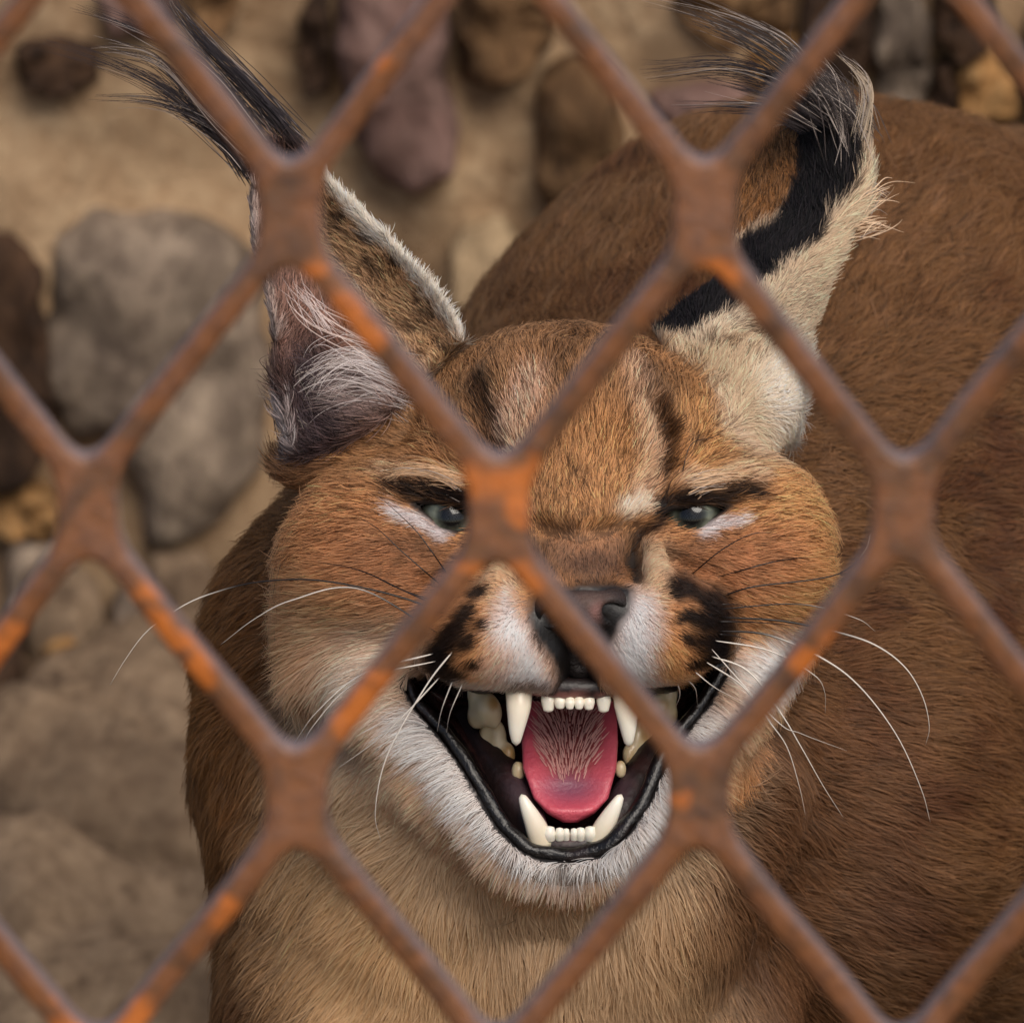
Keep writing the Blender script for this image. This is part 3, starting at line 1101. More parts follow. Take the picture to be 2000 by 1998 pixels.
def coat(p, fine=True):
    u0, v0, hd, el, er = regions(p)
    wz = np.stack([u0, v0, 0 * u0], 1)
    u = u0 + 10 * fbm(wz, 46, 71, 3)
    v = v0 + 10 * fbm(wz, 46, 73, 3)
    n1 = fbm(wz, 120, 75, 3)
    n2 = fbm(wz, 26, 77, 3)
    w = p[:, 2]
    # ---- body
    b = np.tile(lin((114, 79, 49)), (len(u), 1))
    b = cmix(b, (88, 54, 33), ss(-0.1, 0.7, n1))
    b = cmix(b, (148, 106, 76), 0.8 * ss(0.0, 0.9, n2) * ss(-0.6, 0.6, -n1))
    b = cmix(b, (114, 74, 40), 0.85 * blob(u, v, 470, 1250, 190, 420, 0, 0.5))           # left of neck
    thr = sdpoly(u, v, [(600, 1420), (800, 1400), (1000, 1620), (1300, 1560), (1330, 1700), (1420, 1998), (1500, 2400), (500, 2400), (600, 1998), (560, 1750)])
    b = cmix(b, (232, 186, 136), (1 - ss(-120, 110, thr)) * (w > -900))
    b = cmix(b, (226, 192, 156), 0.8 * (w > -700) * (1 - ss(-40, 120, sdpoly(u, v, [(620, 1380), (800, 1400), (1000, 1640), (1120, 1700), (1240, 1680), (1340, 1480), (1420, 1500), (1330, 1680), (1220, 1790), (1000, 1800), (820, 1700), (660, 1540)]))))
    b = cmix(b, (212, 182, 150), 0.6 * blob(u, v, 1120, 1990, 260, 200, 0, 0.7) * (w > -900))
    b = cmix(b, (120, 84, 60), 0.6 * blob(u, v, 1560, 1700, 200, 330, 20, 0.5))
    # ---- head
    c = np.tile(lin((186, 130, 80)), (len(u), 1))
    c = cmix(c, (146, 106, 68), blob(u, v, 1060, 730, 330, 150, 0, 0.5))                  # crown
    c = cmix(c, (178, 128, 80), blob(u, v, 1140, 930, 130, 140, 0, 0.5))                  # forehead
    c = cmix(c, (150, 112, 74), 0.7 * blob(u, v, 700, 880, 170, 90, -15, 0.5))            # left temple
    c = cmix(c, (190, 138, 84), 0.8 * blob(u, v, 1420, 840, 110, 120, 0, 0.5))
    c = cmix(c, (192, 134, 86), 0.8 * blob(u, v, 620, 1080, 140, 150, 0, 0.5))
    c = cmix(c, (206, 146, 90), 0.9 * blob(u, v, 1560, 1080, 130, 180, 0, 0.5))
    c = cmix(c, (156, 106, 70), 0.8 * blob(u, v, 800, 1110, 130, 80, 20, 0.6))            # under the eyes, streaky
    c = cmix(c, (166, 112, 74), 0.8 * blob(u, v, 1410, 1100, 140, 70, -10, 0.6))
    c = cmix(c, (208, 158, 112), 0.9 * blob(u, v, 600, 1280, 160, 130, 0, 0.8))
    pale = 1 - ss(-80, 70, sdpoly(u, v, [(590, 1330), (660, 1235), (800, 1270), (830, 1400), (900, 1540), (1010, 1680), (1120, 1700), (1230, 1660), (1310, 1520), (1420, 1330),
                                         (1440, 1260), (1560, 1250), (1500, 1370), (1400, 1490), (1330, 1600), (1240, 1720), (1120, 1760), (980, 1740), (850, 1660), (700, 1540), (620, 1440)]))
    c = cmix(c, (222, 186, 148), pale)
    c = cmix(c, (250, 240, 226), 0.97 * (1 - ss(10, 62, np.abs(sdpoly(u, v, MOUTH)))) * ss(1330, 1420, v))
    c = cmix(c, (250, 240, 226), 0.95 * blob(u, v, 1480, 1290, 75, 45, -45, 0.6))
    c = cmix(c, (234, 212, 186), 0.7 * blob(u, v, 740, 1300, 85, 60, -40, 0.9))
    # dark median and supraorbital stripes, pale edges
    c = cmix(c, (228, 184, 146), 0.65 * band(u, v, [(1240, 740), (1262, 830), (1266, 920), (1252, 970)], 26, 0.8))
    c = cmix(c, (222, 180, 150), 0.65 * band(u, v, [(1045, 770), (1010, 840), (985, 900)], 34, 0.8))
    c = cmix(c, (50, 30, 16), 0.92 * band(u, v, [(1285, 805), (1300, 850), (1302, 910), (1290, 940)], 17, 0.8))
    c = cmix(c, (70, 44, 24), 0.6 * band(u, v, [(1262, 730), (1290, 800)], 20, 0.9))
    c = cmix(c, (58, 36, 20), 0.85 * band(u, v, [(935, 760), (955, 830), (965, 890)], 22, 0.8))
    c = cmix(c, (76, 50, 28), 0.7 * band(u, v, [(1128, 650), (1105, 700), (1085, 740)], 24, 0.9))
    c = cmix(c, (84, 58, 36), 0.55 * blob(u, v, 1320, 765, 60, 26, 10, 0.7))
    c = cmix(c, (58, 42, 30), 0.8 * blob(u, v, 1350, 868, 14, 12, 0, 0.6))
    c = cmix(c, (94, 70, 48), 0.6 * blob(u, v, 1440, 760, 40, 70, 20, 0.7))
    c = cmix(c, (94, 66, 40), 0.5 * ss(0.25, 0.6, n2) * ss(700, 760, v) * (1 - ss(1120, 1170, v)))
    c = cmix(c, (96, 68, 44), 0.55 * ss(0.15, 0.5, n2) * blob(u, v, 1130, 1010, 100, 50, 0, 0.6))
    # nose bridge
    c = cmix(c, (128, 92, 66), 0.9 * blob(u, v, 1140, 1095, 95, 50, 0, 0.5))
    c = cmix(c, (84, 60, 44), 0.8 * blob(u, v, 1165, 1120, 62, 26, 0, 0.6))
    c = cmix(c, (170, 124, 86), 0.7 * blob(u, v, 1150, 1060, 55, 22, 0, 0.6))
    c = cmix(c, (232, 190, 146), 0.9 * blob(u, v, 1272, 1120, 34, 54, 8, 0.7))
    c = cmix(c, (226, 184, 140), 0.7 * blob(u, v, 985, 1130, 36, 50, -8, 0.7))
    c = cmix(c, (246, 222, 190), 0.9 * blob(u, v, 1235, 996, 32, 18, -15, 0.7))
    c = cmix(c, (34, 20, 12), 0.95 * band(u, v, [(1282, 1002), (1272, 1030), (1246, 1058), (1236, 1090), (1240, 1128)], 15, 0.8))
    c = cmix(c, (34, 20, 12), 0.9 * band(u, v, [(948, 1008), (962, 1035), (985, 1060), (1000, 1090)], 14, 0.8))
    # lids and brows
    c = cmix(c, (230, 190, 150), 0.6 * band(u, v, [(1330, 948), (1400, 930), (1462, 932)], 16, 0.8))
    c = cmix(c, (226, 180, 136), 0.6 * band(u, v, [(900, 945), (830, 925), (770, 925)], 16, 0.8))
    c = cmix(c, (24, 14, 8), 0.97 * band(u, v, [(1290, 992), (1340, 973), (1400, 967), (1450, 960)], 18, 0.7))
    c = cmix(c, (24, 14, 8), 0.97 * band(u, v, [(945, 992), (900, 970), (840, 961), (785, 952)], 21, 0.7))
    c = cmix(c, (236, 224, 216), 0.92 * band(u, v, [(1360, 1040), (1400, 1022), (1440, 1012)], 10, 0.9) * ss(-0.75, -0.15, n2 + 0.15))
    c = cmix(c, (236, 224, 216), 0.92 * band(u, v, [(785, 1000), (825, 1020), (880, 1048)], 11, 0.9) * ss(-0.75, -0.15, n2 + 0.15))
    c = cmix(c, (26, 16, 12), 0.97 * (1 - ss(3, 9, sdpoly(u0, v0, EYE_R))))
    c = cmix(c, (26, 16, 12), 0.97 * (1 - ss(3, 9, sdpoly(u0, v0, EYE_L))))
    c = cmix(c, (92, 62, 42), 0.5 * blob(u, v, 1350, 1062, 70, 16, -12, 0.8))
    c = cmix(c, (92, 62, 42), 0.5 * blob(u, v, 850, 1072, 70, 16, 12, 0.8))
    # muzzle: white inside, orange tint, black whisker spots
    for pts in ([(1000, 1165), (1040, 1220), (1070, 1290), (1090, 1335), (1000, 1335), (950, 1300), (975, 1230)],
                [(1225, 1160), (1260, 1170), (1275, 1230), (1280, 1330), (1190, 1340), (1195, 1250)]):
        c = cmix(c, (248, 238, 228), 1 - ss(-26, 30, sdpoly(u, v, pts)))
    c = cmix(c, (214, 152, 96), 0.7 * blob(u, v, 955, 1275, 55, 40, 20, 0.7))
    c = cmix(c, (210, 148, 92), 0.7 * blob(u, v, 1310, 1285, 46, 40, -20, 0.7))
    c = cmix(c, (236, 212, 186), 0.8 * band(u, v, [(880, 1335), (960, 1338), (1060, 1338)], 12, 0.6))
    for cu, cv, a_, b_ in ((946, 1158, 15, 12), (922, 1198, 24, 18), (896, 1228, 24, 18), (880, 1262, 28, 22), (872, 1300, 30, 20), (925, 1245, 20, 14), (900, 1316, 26, 13),
                           (955, 1215, 13, 9), (940, 1285, 14, 10), (862, 1286, 26, 26)):
        c = cmix(c, (22, 14, 9), 0.97 * blob(u, v, cu, cv, a_ * 1.25, b_ * 1.25, -35, 0.55))
    for cu, cv, a_, b_ in ((1330, 1142, 36, 20), (1308, 1158, 18, 14), (1376, 1166, 30, 24), (1392, 1200, 28, 30), (1360, 1210, 28, 22), (1330, 1200, 20, 13), (1398, 1240, 22, 30),
                           (1368, 1252, 28, 20), (1375, 1284, 24, 18), (1345, 1290, 20, 11), (1335, 1238, 18, 9), (1312, 1206, 13, 9), (1395, 1268, 18, 24)):
        c = cmix(c, (16, 10, 7), 0.97 * blob(u, v, cu, cv, a_ * 1.14, b_ * 1.14, 20, 0.6))
    c = cmix(c, (70, 68, 74), 0.3 * blob(u, v, 1118, 1712, 34, 16, 0, 0.9) * ss(-0.3, 0.4, n2 + 0.2))   # chin spot
    c = cmix(c, (70, 62, 62), 0.75 * band(u, v, [(1000, 1338), (1060, 1336), (1100, 1330)], 12, 0.8))
    c = cmix(c, (20, 13, 11), 1 - ss(-4, 12, sdpoly(u, v, NOSEP)))
    # ---- left ear
    e = np.tile(lin((130, 96, 84)), (len(u), 1))
    e = cmix(e, (96, 70, 66), 0.6 * ss(-0.2, 0.5, n1))
    e = cmix(e, (200, 164, 136), 0.8 * band(u, v, [(640, 480), (760, 620), (840, 720)], 60, 0.7))
    e = cmix(e, (190, 146, 104), 0.9 * band(u, v, [(655, 420), (770, 560), (870, 690)], 46, 0.7))
    e = cmix(e, (46, 32, 24), 0.9 * band(u, v, [(655, 395), (760, 520), (830, 620), (860, 690)], 34, 0.8) * ss(-0.15, 0.25, n2))
    e = cmix(e, (240, 224, 206), 0.97 * band(u, v, [(645, 350), (705, 410), (797, 510), (868, 590), (925, 668)], 19, 0.5) * ss(-0.75, -0.35, n2 + ss(380, 640, v) * 0.5))
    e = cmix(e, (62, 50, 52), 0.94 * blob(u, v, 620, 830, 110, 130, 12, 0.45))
    e = cmix(e, (170, 154, 150), 0.5 * blob(u, v, 710, 765, 80, 40, 20, 0.7))
    e = cmix(e, (210, 186, 176), 0.8 * band(u, v, [(486, 380), (494, 480), (520, 590), (532, 660)], 13, 0.6))
    e = cmix(e, (52, 44, 46), 0.7 * ss(0.0, 0.4, n2) * band(u, v, [(490, 330), (500, 470), (530, 600)], 20, 0.8))
    e = cmix(e, (200, 184, 182), 0.6 * band(u, v, [(548, 800), (560, 860), (576, 905)], 9, 0.8))
    e = cmix(e, (30, 26, 28), 0.9 * blob(u, v, 575, 285, 60, 34, 40, 0.6))
    # ---- right ear
    f = np.tile(lin((216, 188, 158)), (len(u), 1))
    f = cmix(f, (236, 218, 198), 0.8 * blob(u, v, 1535, 760, 55, 110, 0, 0.6))
    f = cmix(f, (120, 94, 70), 0.8 * ss(-0.1, 0.4, n2) * blob(u, v, 1430, 680, 110, 60, -30, 0.6))
    f = cmix(f, (122, 80, 44), 1 - ss(-16, 10, sdpoly(u, v, [(1400, 500), (1445, 478), (1500, 445), (1565, 385), (1582, 320), (1570, 258), (1500, 225), (1400, 240)])))
    blk = sdpoly(u, v, [(1270, 655), (1290, 610), (1388, 545), (1450, 478), (1505, 442), (1548, 380), (1562, 318), (1552, 262), (1600, 205), (1660, 205), (1690, 262), (1682, 340), (1642, 410), (1594, 470),
                        (1524, 532), (1452, 592), (1382, 640), (1345, 668)])
    f = cmix(f, (22, 18, 20), 1 - ss(-8, 8, blk))
    f = cmix(f, (220, 200, 178), 0.4 * band(u, v, [(1360, 680), (1430, 626), (1510, 574)], 12, 0.7))
    # ---- join
    lum_ = c.mean(1)[:, None]; c = np.maximum(lum_ + (c - lum_) * 1.0, 0.003) * np.array([0.98, 0.96, 1.04])
    c = c + (e - c) * el[:, None]
    c = c + (f - c) * er[:, None]
    base_r = 0.95 * blob(u, v, 1492, 762, 72, 108, 15, 0.75) * hd * (1 - er)
    c = cmix(c, (240, 224, 204), base_r * (1 - 0.6 * ss(0.1, 0.5, n2)))
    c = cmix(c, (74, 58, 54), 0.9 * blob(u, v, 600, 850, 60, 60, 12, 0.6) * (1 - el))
    c = cmix(c, (170, 150, 138), 0.6 * blob(u, v, 700, 790, 70, 36, 10, 0.6) * (1 - el))
    out = b + (c - b) * hd[:, None]
    return out, (u0, v0, hd, el, er, n1, n2)


MAIN = empty('caracal', L2W(np.array([0.0, float(gl(0, -600)), -600.0])[None])[0])
tag(MAIN, 'snarling caracal with open mouth, black-backed tufted ears and tawny fur', 'caracal')

colv, (uu, vv, hdv, elv, erv, _, _) = coat(V)
sm = sdpoly(uu, vv, MOUTH)
inm = (sm < 4) & (V[:, 2] > -420)
# inside of the mouth: black lip, dark red-brown lining deeper in
lip = np.where((sm > -30)[:, None], lin((26, 18, 18)), lin((62, 38, 36)))
lipn = fbm(V, 60, 91, 3)
lip = lip + (lin((70, 34, 36)) - lip) * (ss(0.2, 0.6, lipn) * 0.5)[:, None]
deep = ss(-90, -190, V[:, 2])
colv = np.where(inm[:, None], lip * (1 - deep[:, None]) + lin((110, 40, 46)) * deep[:, None], colv * 0.42)
rough = np.where(inm, 0.2, 0.8)
nearlip = (np.abs(sm) < 10) & (vv > 1290)
colv = np.where(nearlip[:, None], lin((18, 12, 12)), colv)
nosem = sdpoly(uu, vv, NOSEP) < 6
rough = np.where(nosem & (hdv > .5), 0.45, rough)
body = mesh_obj('body', L2W(V), Q, M_SKIN, MAIN, cols=colv, rough=rough)
print('body', time.time() - T0)

# ------------------------------------------------------------------ fur
# groom guides: photo position, flow direction in the picture, length (px), lift off the skin
G_HEAD = np.array([
    (1130, 1110, 0, -1, 16, .35), (1180, 1060, .2, -1, 18, .35), (1080, 1060, -.2, -1, 18, .35), (1130, 1000, 0, -1, 28, .4), (1110, 900, 0, -1, 38, .42), (1050, 850, -.1, -1, 40, .42),
    (1200, 850, .1, -1, 40, .42), (1105, 720, 0, -1, 48, .5), (1000, 680, -.2, -1, 48, .5), (1200, 690, .3, -1, 48, .5), (950, 800, -.4, -1, 40, .42), (1280, 800, .35, -1, 40, .42),
    (1340, 740, .6, -.8, 46, .45), (850, 770, -.5, -.8, 46, .42),
    (1330, 900, .7, -.7, 40, .4), (1430, 880, .8, -.5, 44, .4), (900, 900, -.7, -.7, 40, .4), (760, 890, -.9, -.45, 46, .4), (650, 900, -.9, -.3, 55, .4),
    (1400, 950, 1, -.35, 52, .45), (1470, 960, 1, -.2, 52, .4), (840, 940, -1, -.4, 54, .45), (770, 950, -1, -.25, 54, .4),
    (1420, 1030, 1, -.15, 26, .25), (1350, 1050, 1, 0, 22, .25), (830, 1030, -1, -.1, 26, .25), (890, 1055, -1, .1, 22, .25),
    (1400, 1100, 1, .05, 34, .3), (1500, 1050, 1, -.05, 52, .35), (1600, 1000, 1, -.1, 62, .42), (1615, 1120, 1, .3, 70, .42), (1550, 1230, .9, .6, 75, .4),
    (800, 1110, -1, .05, 34, .3), (680, 1060, -1, 0, 52, .35), (540, 1040, -1, .15, 74, .45), (540, 1180, -1, .35, 90, .45), (590, 1300, -.9, .55, 105, .45),
    (1290, 1120, .7, -.3, 18, .3), (980, 1130, -.7, -.3, 18, .3), (1240, 1200, .4, .5, 20, .35), (1030, 1210, -.4, .5, 20, .35), (1270, 1300, .5, .8, 22, .35), (1010, 1310, -.4, .8, 22, .35),
    (1350, 1180, 1, .1, 24, .35), (1390, 1250, 1, .35, 26, .35), (1340, 1300, .7, .75, 26, .35), (920, 1180, -1, .1, 24, .35), (875, 1260, -1, .35, 26, .35), (920, 1320, -.6, .8, 26, .35),
    (1480, 1290, .75, .65, 60, .35), (1420, 1390, .75, .65, 60, .35), (1340, 1500, .75, .65, 60, .2), (1290, 1600, .7, .7, 54, .2), (1210, 1680, .4, .9, 50, .2),
    (1120, 1710, 0, 1, 50, .2), (1030, 1690, -.4, .9, 50, .2), (960, 1640, -.7, .7, 54, .2), (890, 1550, -.8, .6, 62, .2), (820, 1450, -.85, .5, 72, .25), (730, 1370, -.85, .5, 78, .28), (720, 1280, -.85, .4, 60, .3)], float)
G_EARL = np.array([(600, 800, -.9, -.5, 60, .6), (680, 760, -1, -.2, 70, .7), (560, 870, -.5, -.8, 40, .5), (560, 650, .6, -.5, 40, .4), (500, 420, -.2, -1, 26, .4), (520, 580, -.2, -.9, 26, .4), (700, 500, -.75, -.6, 34, .4),
                   (800, 620, -.75, -.55, 36, .4), (870, 700, -.6, -.7, 34, .4), (790, 510, .3, -.9, 22, .55), (880, 600, .4, -.9, 24, .55), (650, 370, -.3, -.9, 30, .5), (570, 300, -.6, -.8, 60, .4)], float)
G_EARR = np.array([(1330, 620, -.3, -.9, 30, .5), (1400, 580, .1, -1, 34, .45), (1480, 520, -.2, -.9, 30, .4), (1600, 400, -.45, -.85, 46, .42), (1640, 300, -.5, -.9, 60, .4), (1620, 230, -.6, -.8, 60, .4),
                   (1500, 350, -.15, -1, 34, .4), (1680, 320, .2, -1, 36, .5), (1670, 430, .9, -.5, 44, .6), (1640, 490, .95, -.35, 44, .6), (1640, 480, .75, -.6, 22, .35), (1560, 580, .8, -.4, 16, .3), (1460, 640, .8, -.3, 18, .3),
                   (1540, 760, .4, -.2, 34, .4), (1450, 700, .2, -.9, 36, .4), (1560, 850, .4, .7, 36, .4)], float)
G_BODY = np.array([
    (900, 1800, -.25, 1, 95, .3), (1120, 1850, 0, 1, 95, .3), (1300, 1820, .35, .95, 95, .3), (700, 1650, -.85, .55, 90, .32), (760, 1480, -.85, .5, 85, .35), (620, 1780, -.8, .6, 90, .35), (520, 1900, -.8, .6, 90, .35),
    (500, 1500, -.6, .8, 75, .4), (420, 1300, -.9, .35, 70, .4), (420, 1100, -.8, .1, 70, .45), (500, 960, -.7, -.5, 65, .45), (1450, 1500, .95, .25, 70, .35), (1600, 1400, 1, .15, 70, .35), (1480, 1700, .8, .55, 80, .35),
    (1700, 1700, .9, .3, 75, .35), (1850, 1500, 1, .05, 70, .35), (1700, 1200, .9, -.2, 65, .35), (1900, 1150, .95, -.05, 65, .35), (1650, 900, .8, -.4, 65, .4), (1900, 800, .9, -.2, 65, .4), (1750, 500, .5, -.7, 70, .5),
    (1900, 380, .5, -.7, 95, .7), (1450, 500, .1, -1, 70, .5), (1200, 500, -.2, -1, 80, .6), (1050, 580, -.5, -.9, 80, .65), (1350, 350, -.1, -1, 90, .7), (1600, 300, .2, -1, 95, .7), (1750, 310, .3, -1, 95, .7),
    (900, 2100, -.1, 1, 95, .3), (1300, 2200, .1, 1, 95, .3)], float)


def groom(u, v, G, p=3.0):
    wsum = np.zeros(len(u)); acc = np.zeros((len(u), 4))
    for g in G:
        wgt = 1.0 / (((u - g[0]) ** 2 + (v - g[1]) ** 2) + 300.0) ** (p / 2)
        wsum += wgt
        acc += wgt[:, None] * g[2:6]
    return acc / wsum[:, None]


def curves_obj(name, pts, rad, root, tip, nrm, mat, parent):
    """pts (n,k,3) world; rad (n,k); root/tip (n,3) linear colours; nrm (n,3) world"""
    n, kk, _ = pts.shape
    hc = bpy.data.hair_curves.new(name)
    hc.add_curves([kk] * n)
    hc.attributes['position'].data.foreach_set('vector', np.ascontiguousarray(pts, np.float32).ravel())
    ra = hc.attributes.get('radius') or hc.attributes.new('radius', 'FLOAT', 'POINT')
    ra.data.foreach_set('value', np.ascontiguousarray(rad, np.float32).ravel())
    for nm, c in (('rootcol', root), ('tipcol', tip)):
        a = hc.attributes.new(nm, 'FLOAT_COLOR', 'CURVE')
        c4 = np.ones((n, 4), np.float32); c4[:, :3] = c
        a.data.foreach_set('color', c4.ravel())
    a = hc.attributes.new('skinnormal', 'FLOAT_VECTOR', 'CURVE')
    a.data.foreach_set('vector', np.ascontiguousarray(nrm, np.float32).ravel())
    hc.materials.append(mat)
    o = bpy.data.objects.new(name, hc)
    COL.objects.link(o)
    put_under(o, parent)
    return o


def make_fur():
    # density per face
    fc = V[Q].mean(1)
    u, v = uv_of(fc)
    fn = N[Q].mean(1)
    hdq = hdv[Q].mean(1)
    facing = ss(-0.55, -0.05, fn[:, 2])
    den = np.where(hdq > 0.5, 1.0, 0.40) * (0.10 + 0.90 * facing)
    den *= np.where((v > 2080) | (u > 2080) | (u < 250), 0.22, 1.0)
    den *= np.where(fc[:, 2] < -3000, 0.3, 1.0)
    den = np.where((hdq > 0.5) & (np.abs(u - 1120) < 330) & (v > 1040) & (v < 1345), den * 1.9, den)
    pr_ = FA * den
    NS = 900000
    cs = np.cumsum(pr_); cs /= cs[-1]
    fi = np.searchsorted(cs, (np.arange(NS) + rng.random(NS)) / NS)
    fi = np.clip(fi, 0, len(Q) - 1)
    a, b = rng.random(NS), rng.random(NS)
    q = Q[fi]
    bw = np.stack([(1 - a) * (1 - b), a * (1 - b), a * b, (1 - a) * b], 1)
    root = (V[q] * bw[:, :, None]).sum(1)
    nr = (N[q] * bw[:, :, None]).sum(1)
    nr /= np.linalg.norm(nr, axis=1)[:, None]
    col, (u, v, hd, el, er, n1, n2) = coat(root)
    keep = np.ones(NS, bool)
    inmouth = (sdpoly(u, v, MOUTH) < 5) & (root[:, 2] > -420)
    keep &= ~inmouth
    keep &= ~((sdpoly(u, v, MOUTH) < 24) & (hd < 0.6))
    for pe in (EYE_R, EYE_L):
        keep &= ~((sdpoly(u, v, pe) < 7) & (root[:, 2] > -200))
    keep &= ~((sdpoly(u, v, NOSEP) < 3) & (root[:, 2] > 120))
    root, nr, col, u, v, hd, el, er, n1, n2 = [x[keep] for x in (root, nr, col, u, v, hd, el, er, n1, n2)]
    n = len(root)
    gh, gb_, ge, gr = groom(u, v, G_HEAD), groom(u, v, G_BODY), groom(u, v, G_EARL), groom(u, v, G_EARR)
    g_ = gb_ + (gh - gb_) * hd[:, None]
    g_ = np.where((el > 0.5)[:, None], ge, g_)
    g_ = np.where((er > 0.5)[:, None], gr, g_)
    d = np.stack([g_[:, 0], -g_[:, 1], -0.15 * np.ones(n)], 1)
    # coherent disorder: clumps, then single strands
    for ax in range(3):
        d[:, ax] += np.where(hd > 0.5, 0.26, 0.42) * fbm(root, 75, 200 + ax, 2) + (0.24 - 0.10 * ss(1000, 1150, v)) * noise(root, 20, 210 + ax) + (0.17 - 0.06 * ss(1000, 1150, v)) * rng.normal(size=n)
    d -= (d * nr).sum(1)[:, None] * nr
    d /= np.maximum(np.linalg.norm(d, axis=1), 1e-6)[:, None]
    L = g_[:, 2] * rng.uniform(0.5, 1.25, n) * (1 + 0.15 * noise(root, 30, 220))
    lift = np.clip(g_[:, 3] + 0.12 * noise(root, 26, 221) + 0.06 * rng.normal(size=n), 0.06, 0.9)
    K = 5
    pts = np.empty((n, K, 3))
    curl = rng.normal(size=(n, 3)) * 0.06
    for i in range(K):
        t = i / (K - 1)
        pts[:, i] = root - nr * 2 + (L * t)[:, None] * (d * (1 - 0.35 * lift * (1 - t))[:, None] + nr * (lift * (1.25 - 0.75 * t))[:, None]) + (L * t * t)[:, None] * curl + np.array([0, -1, 0]) * (L * 0.05 * t * t)[:, None]
    r0 = np.where(hd > 0.5, 0.74, 1.0) * np.where((hd > 0.5) & (v > 1300), 0.88, 1.0) * rng.uniform(0.75, 1.25, n)
    prof = np.array([1.0, 1.0, 0.85, 0.6, 0.18])
    rad = r0[:, None] * prof[None]
    # strand colour: agouti variation, mostly pale or dark tips
    br = np.exp(np.where(col.mean(1) > 0.4, 0.45, 1.0) * (rng.normal(size=n) * np.where(hd > 0.5, 0.34 - 0.14 * ss(960, 1120, v), 0.2) + 0.15 * noise(root, 16, 230) + np.where(hd > 0.5, 0.06, 0.20) * fbm(root * np.array([1, 0.6, 1]), 60, 231, 2))) * np.where(hd > 0.5, 1.28 - 0.26 * ss(0.3, 0.5, col.mean(1)), 1.0)
    lum = col.mean(1)
    tick = (rng.random(n) < np.where(hd > 0.5, 0.32 - 0.24 * ss(1000, 1130, v), 0.10)) & (lum < 0.45) & (v < 1200)
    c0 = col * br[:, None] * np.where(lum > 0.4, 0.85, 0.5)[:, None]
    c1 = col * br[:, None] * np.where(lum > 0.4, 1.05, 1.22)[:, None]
    c1 = np.where(tick[:, None], col * 0.22, c1)
    pale_t = (rng.random(n) < 0.2) & (lum > 0.05) & (hd > 0.5)
    c1 = np.where(pale_t[:, None], np.minimum(col * 1.6 + np.array([0.07, 0.045, 0.03]), 0.85), c1)
    c0, c1 = np.clip(c0, 0.004, 0.86), np.clip(c1, 0.004, 0.88)
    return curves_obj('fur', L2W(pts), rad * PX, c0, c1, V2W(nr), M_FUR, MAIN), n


fur, nfur = make_fur()
print('fur', nfur, time.time() - T0)
# ------------------------------------------------------------------ eyes, nose, mouth, whiskers, tufts
def tube_mesh(path, radii, sides=8, flat=1.0, fdir=None):
    """closed tapered tube along path (n,3) local px; radii (n,); flat squeezes it along the view axis"""
    path = np.asarray(path, float); n = len(path)
    tg = np.gradient(path, axis=0)
    tg /= np.linalg.norm(tg, axis=1)[:, None]
    ref = np.array([0, 0, 1.0])
    a = np.cross(tg, ref); a /= np.maximum(np.linalg.norm(a, axis=1), 1e-6)[:, None]
    b = np.cross(a, tg)
    an = np.arange(sides) / sides * 2 * np.pi
    ring = path[:, None, :] + radii[:, None, None] * (np.cos(an)[None, :, None] * a[:, None, :] + flat * np.sin(an)[None, :, None] * b[:, None, :])
    Vt = np.concatenate([ring.reshape(-1, 3), path[:1], path[-1:]])
    F = []
    for i in range(n - 1):
        for j in range(sides):
            k_ = (j + 1) % sides
            F.append((i * sides + j, i * sides + k_, (i + 1) * sides + k_, (i + 1) * sides + j))
    for j in range(sides):
        k_ = (j + 1) % sides
        F.append((n * sides, k_, j))
        F.append((n * sides + 1, (n - 1) * sides + j, (n - 1) * sides + k_))
    return Vt, F


def P3(a):
    return np.array([P(*x) for x in a])


# ---- eyeballs
for (cu, cv, gu) in ((1352, 1008, 1344), (880, 1010, 886)):
    w0 = 0.5 * (surf_w(cu, cv - 34) + surf_w(cu, cv + 46))
    rad = 74.0
    c = P(cu, cv, w0 - rad - 6)
    nu, nv_ = 40, 28
    th = np.linspace(0, np.pi, nv_)[:, None]; ph = np.linspace(0, 2 * np.pi, nu, endpoint=False)[None, :]
    d = np.stack([np.sin(th) * np.cos(ph), np.sin(th) * np.sin(ph), np.cos(th) + 0 * ph], -1).reshape(-1, 3)   # pole faces +Z
    gaze = np.array([(gu - cu) * 0.006, 0.03, 1.0]); gaze /= np.linalg.norm(gaze)
    xa = np.cross([0, 1, 0], gaze); xa /= np.linalg.norm(xa); ya = np.cross(gaze, xa)
    dd = d[:, :1] * xa + d[:, 1:2] * ya + d[:, 2:] * gaze
    cosg = d[:, 2]
    bulge = 1 + 0.06 * ss(0.75, 1.0, cosg)
    pos = c + dd * rad * bulge[:, None]
    ang = np.degrees(np.arccos(np.clip(cosg, -1, 1)))
    phi = np.arctan2(d[:, 1], d[:, 0])
    iris = lin((108, 112, 98))[None] * (1 + 0.22 * np.sin(phi * 17 + 2 * np.sin(phi * 5)))[:, None]
    ec = iris * (1 - 0.7 * ss(26, 44, ang))[:, None]
    ec = ec + (lin((8, 8, 10)) - ec) * (1 - ss(19, 22, ang))[:, None]
    ec = ec + (lin((26, 22, 20)) - ec) * ss(44, 50, ang)[:, None]
    F = [(i * nu + j, i * nu + (j + 1) % nu, (i + 1) * nu + (j + 1) % nu, (i + 1) * nu + j) for i in range(nv_ - 1) for j in range(nu)]
    F = [f[::-1] for f in F]
    mesh_obj('eye', L2W(pos), F, M_EYE, MAIN, cols=ec)

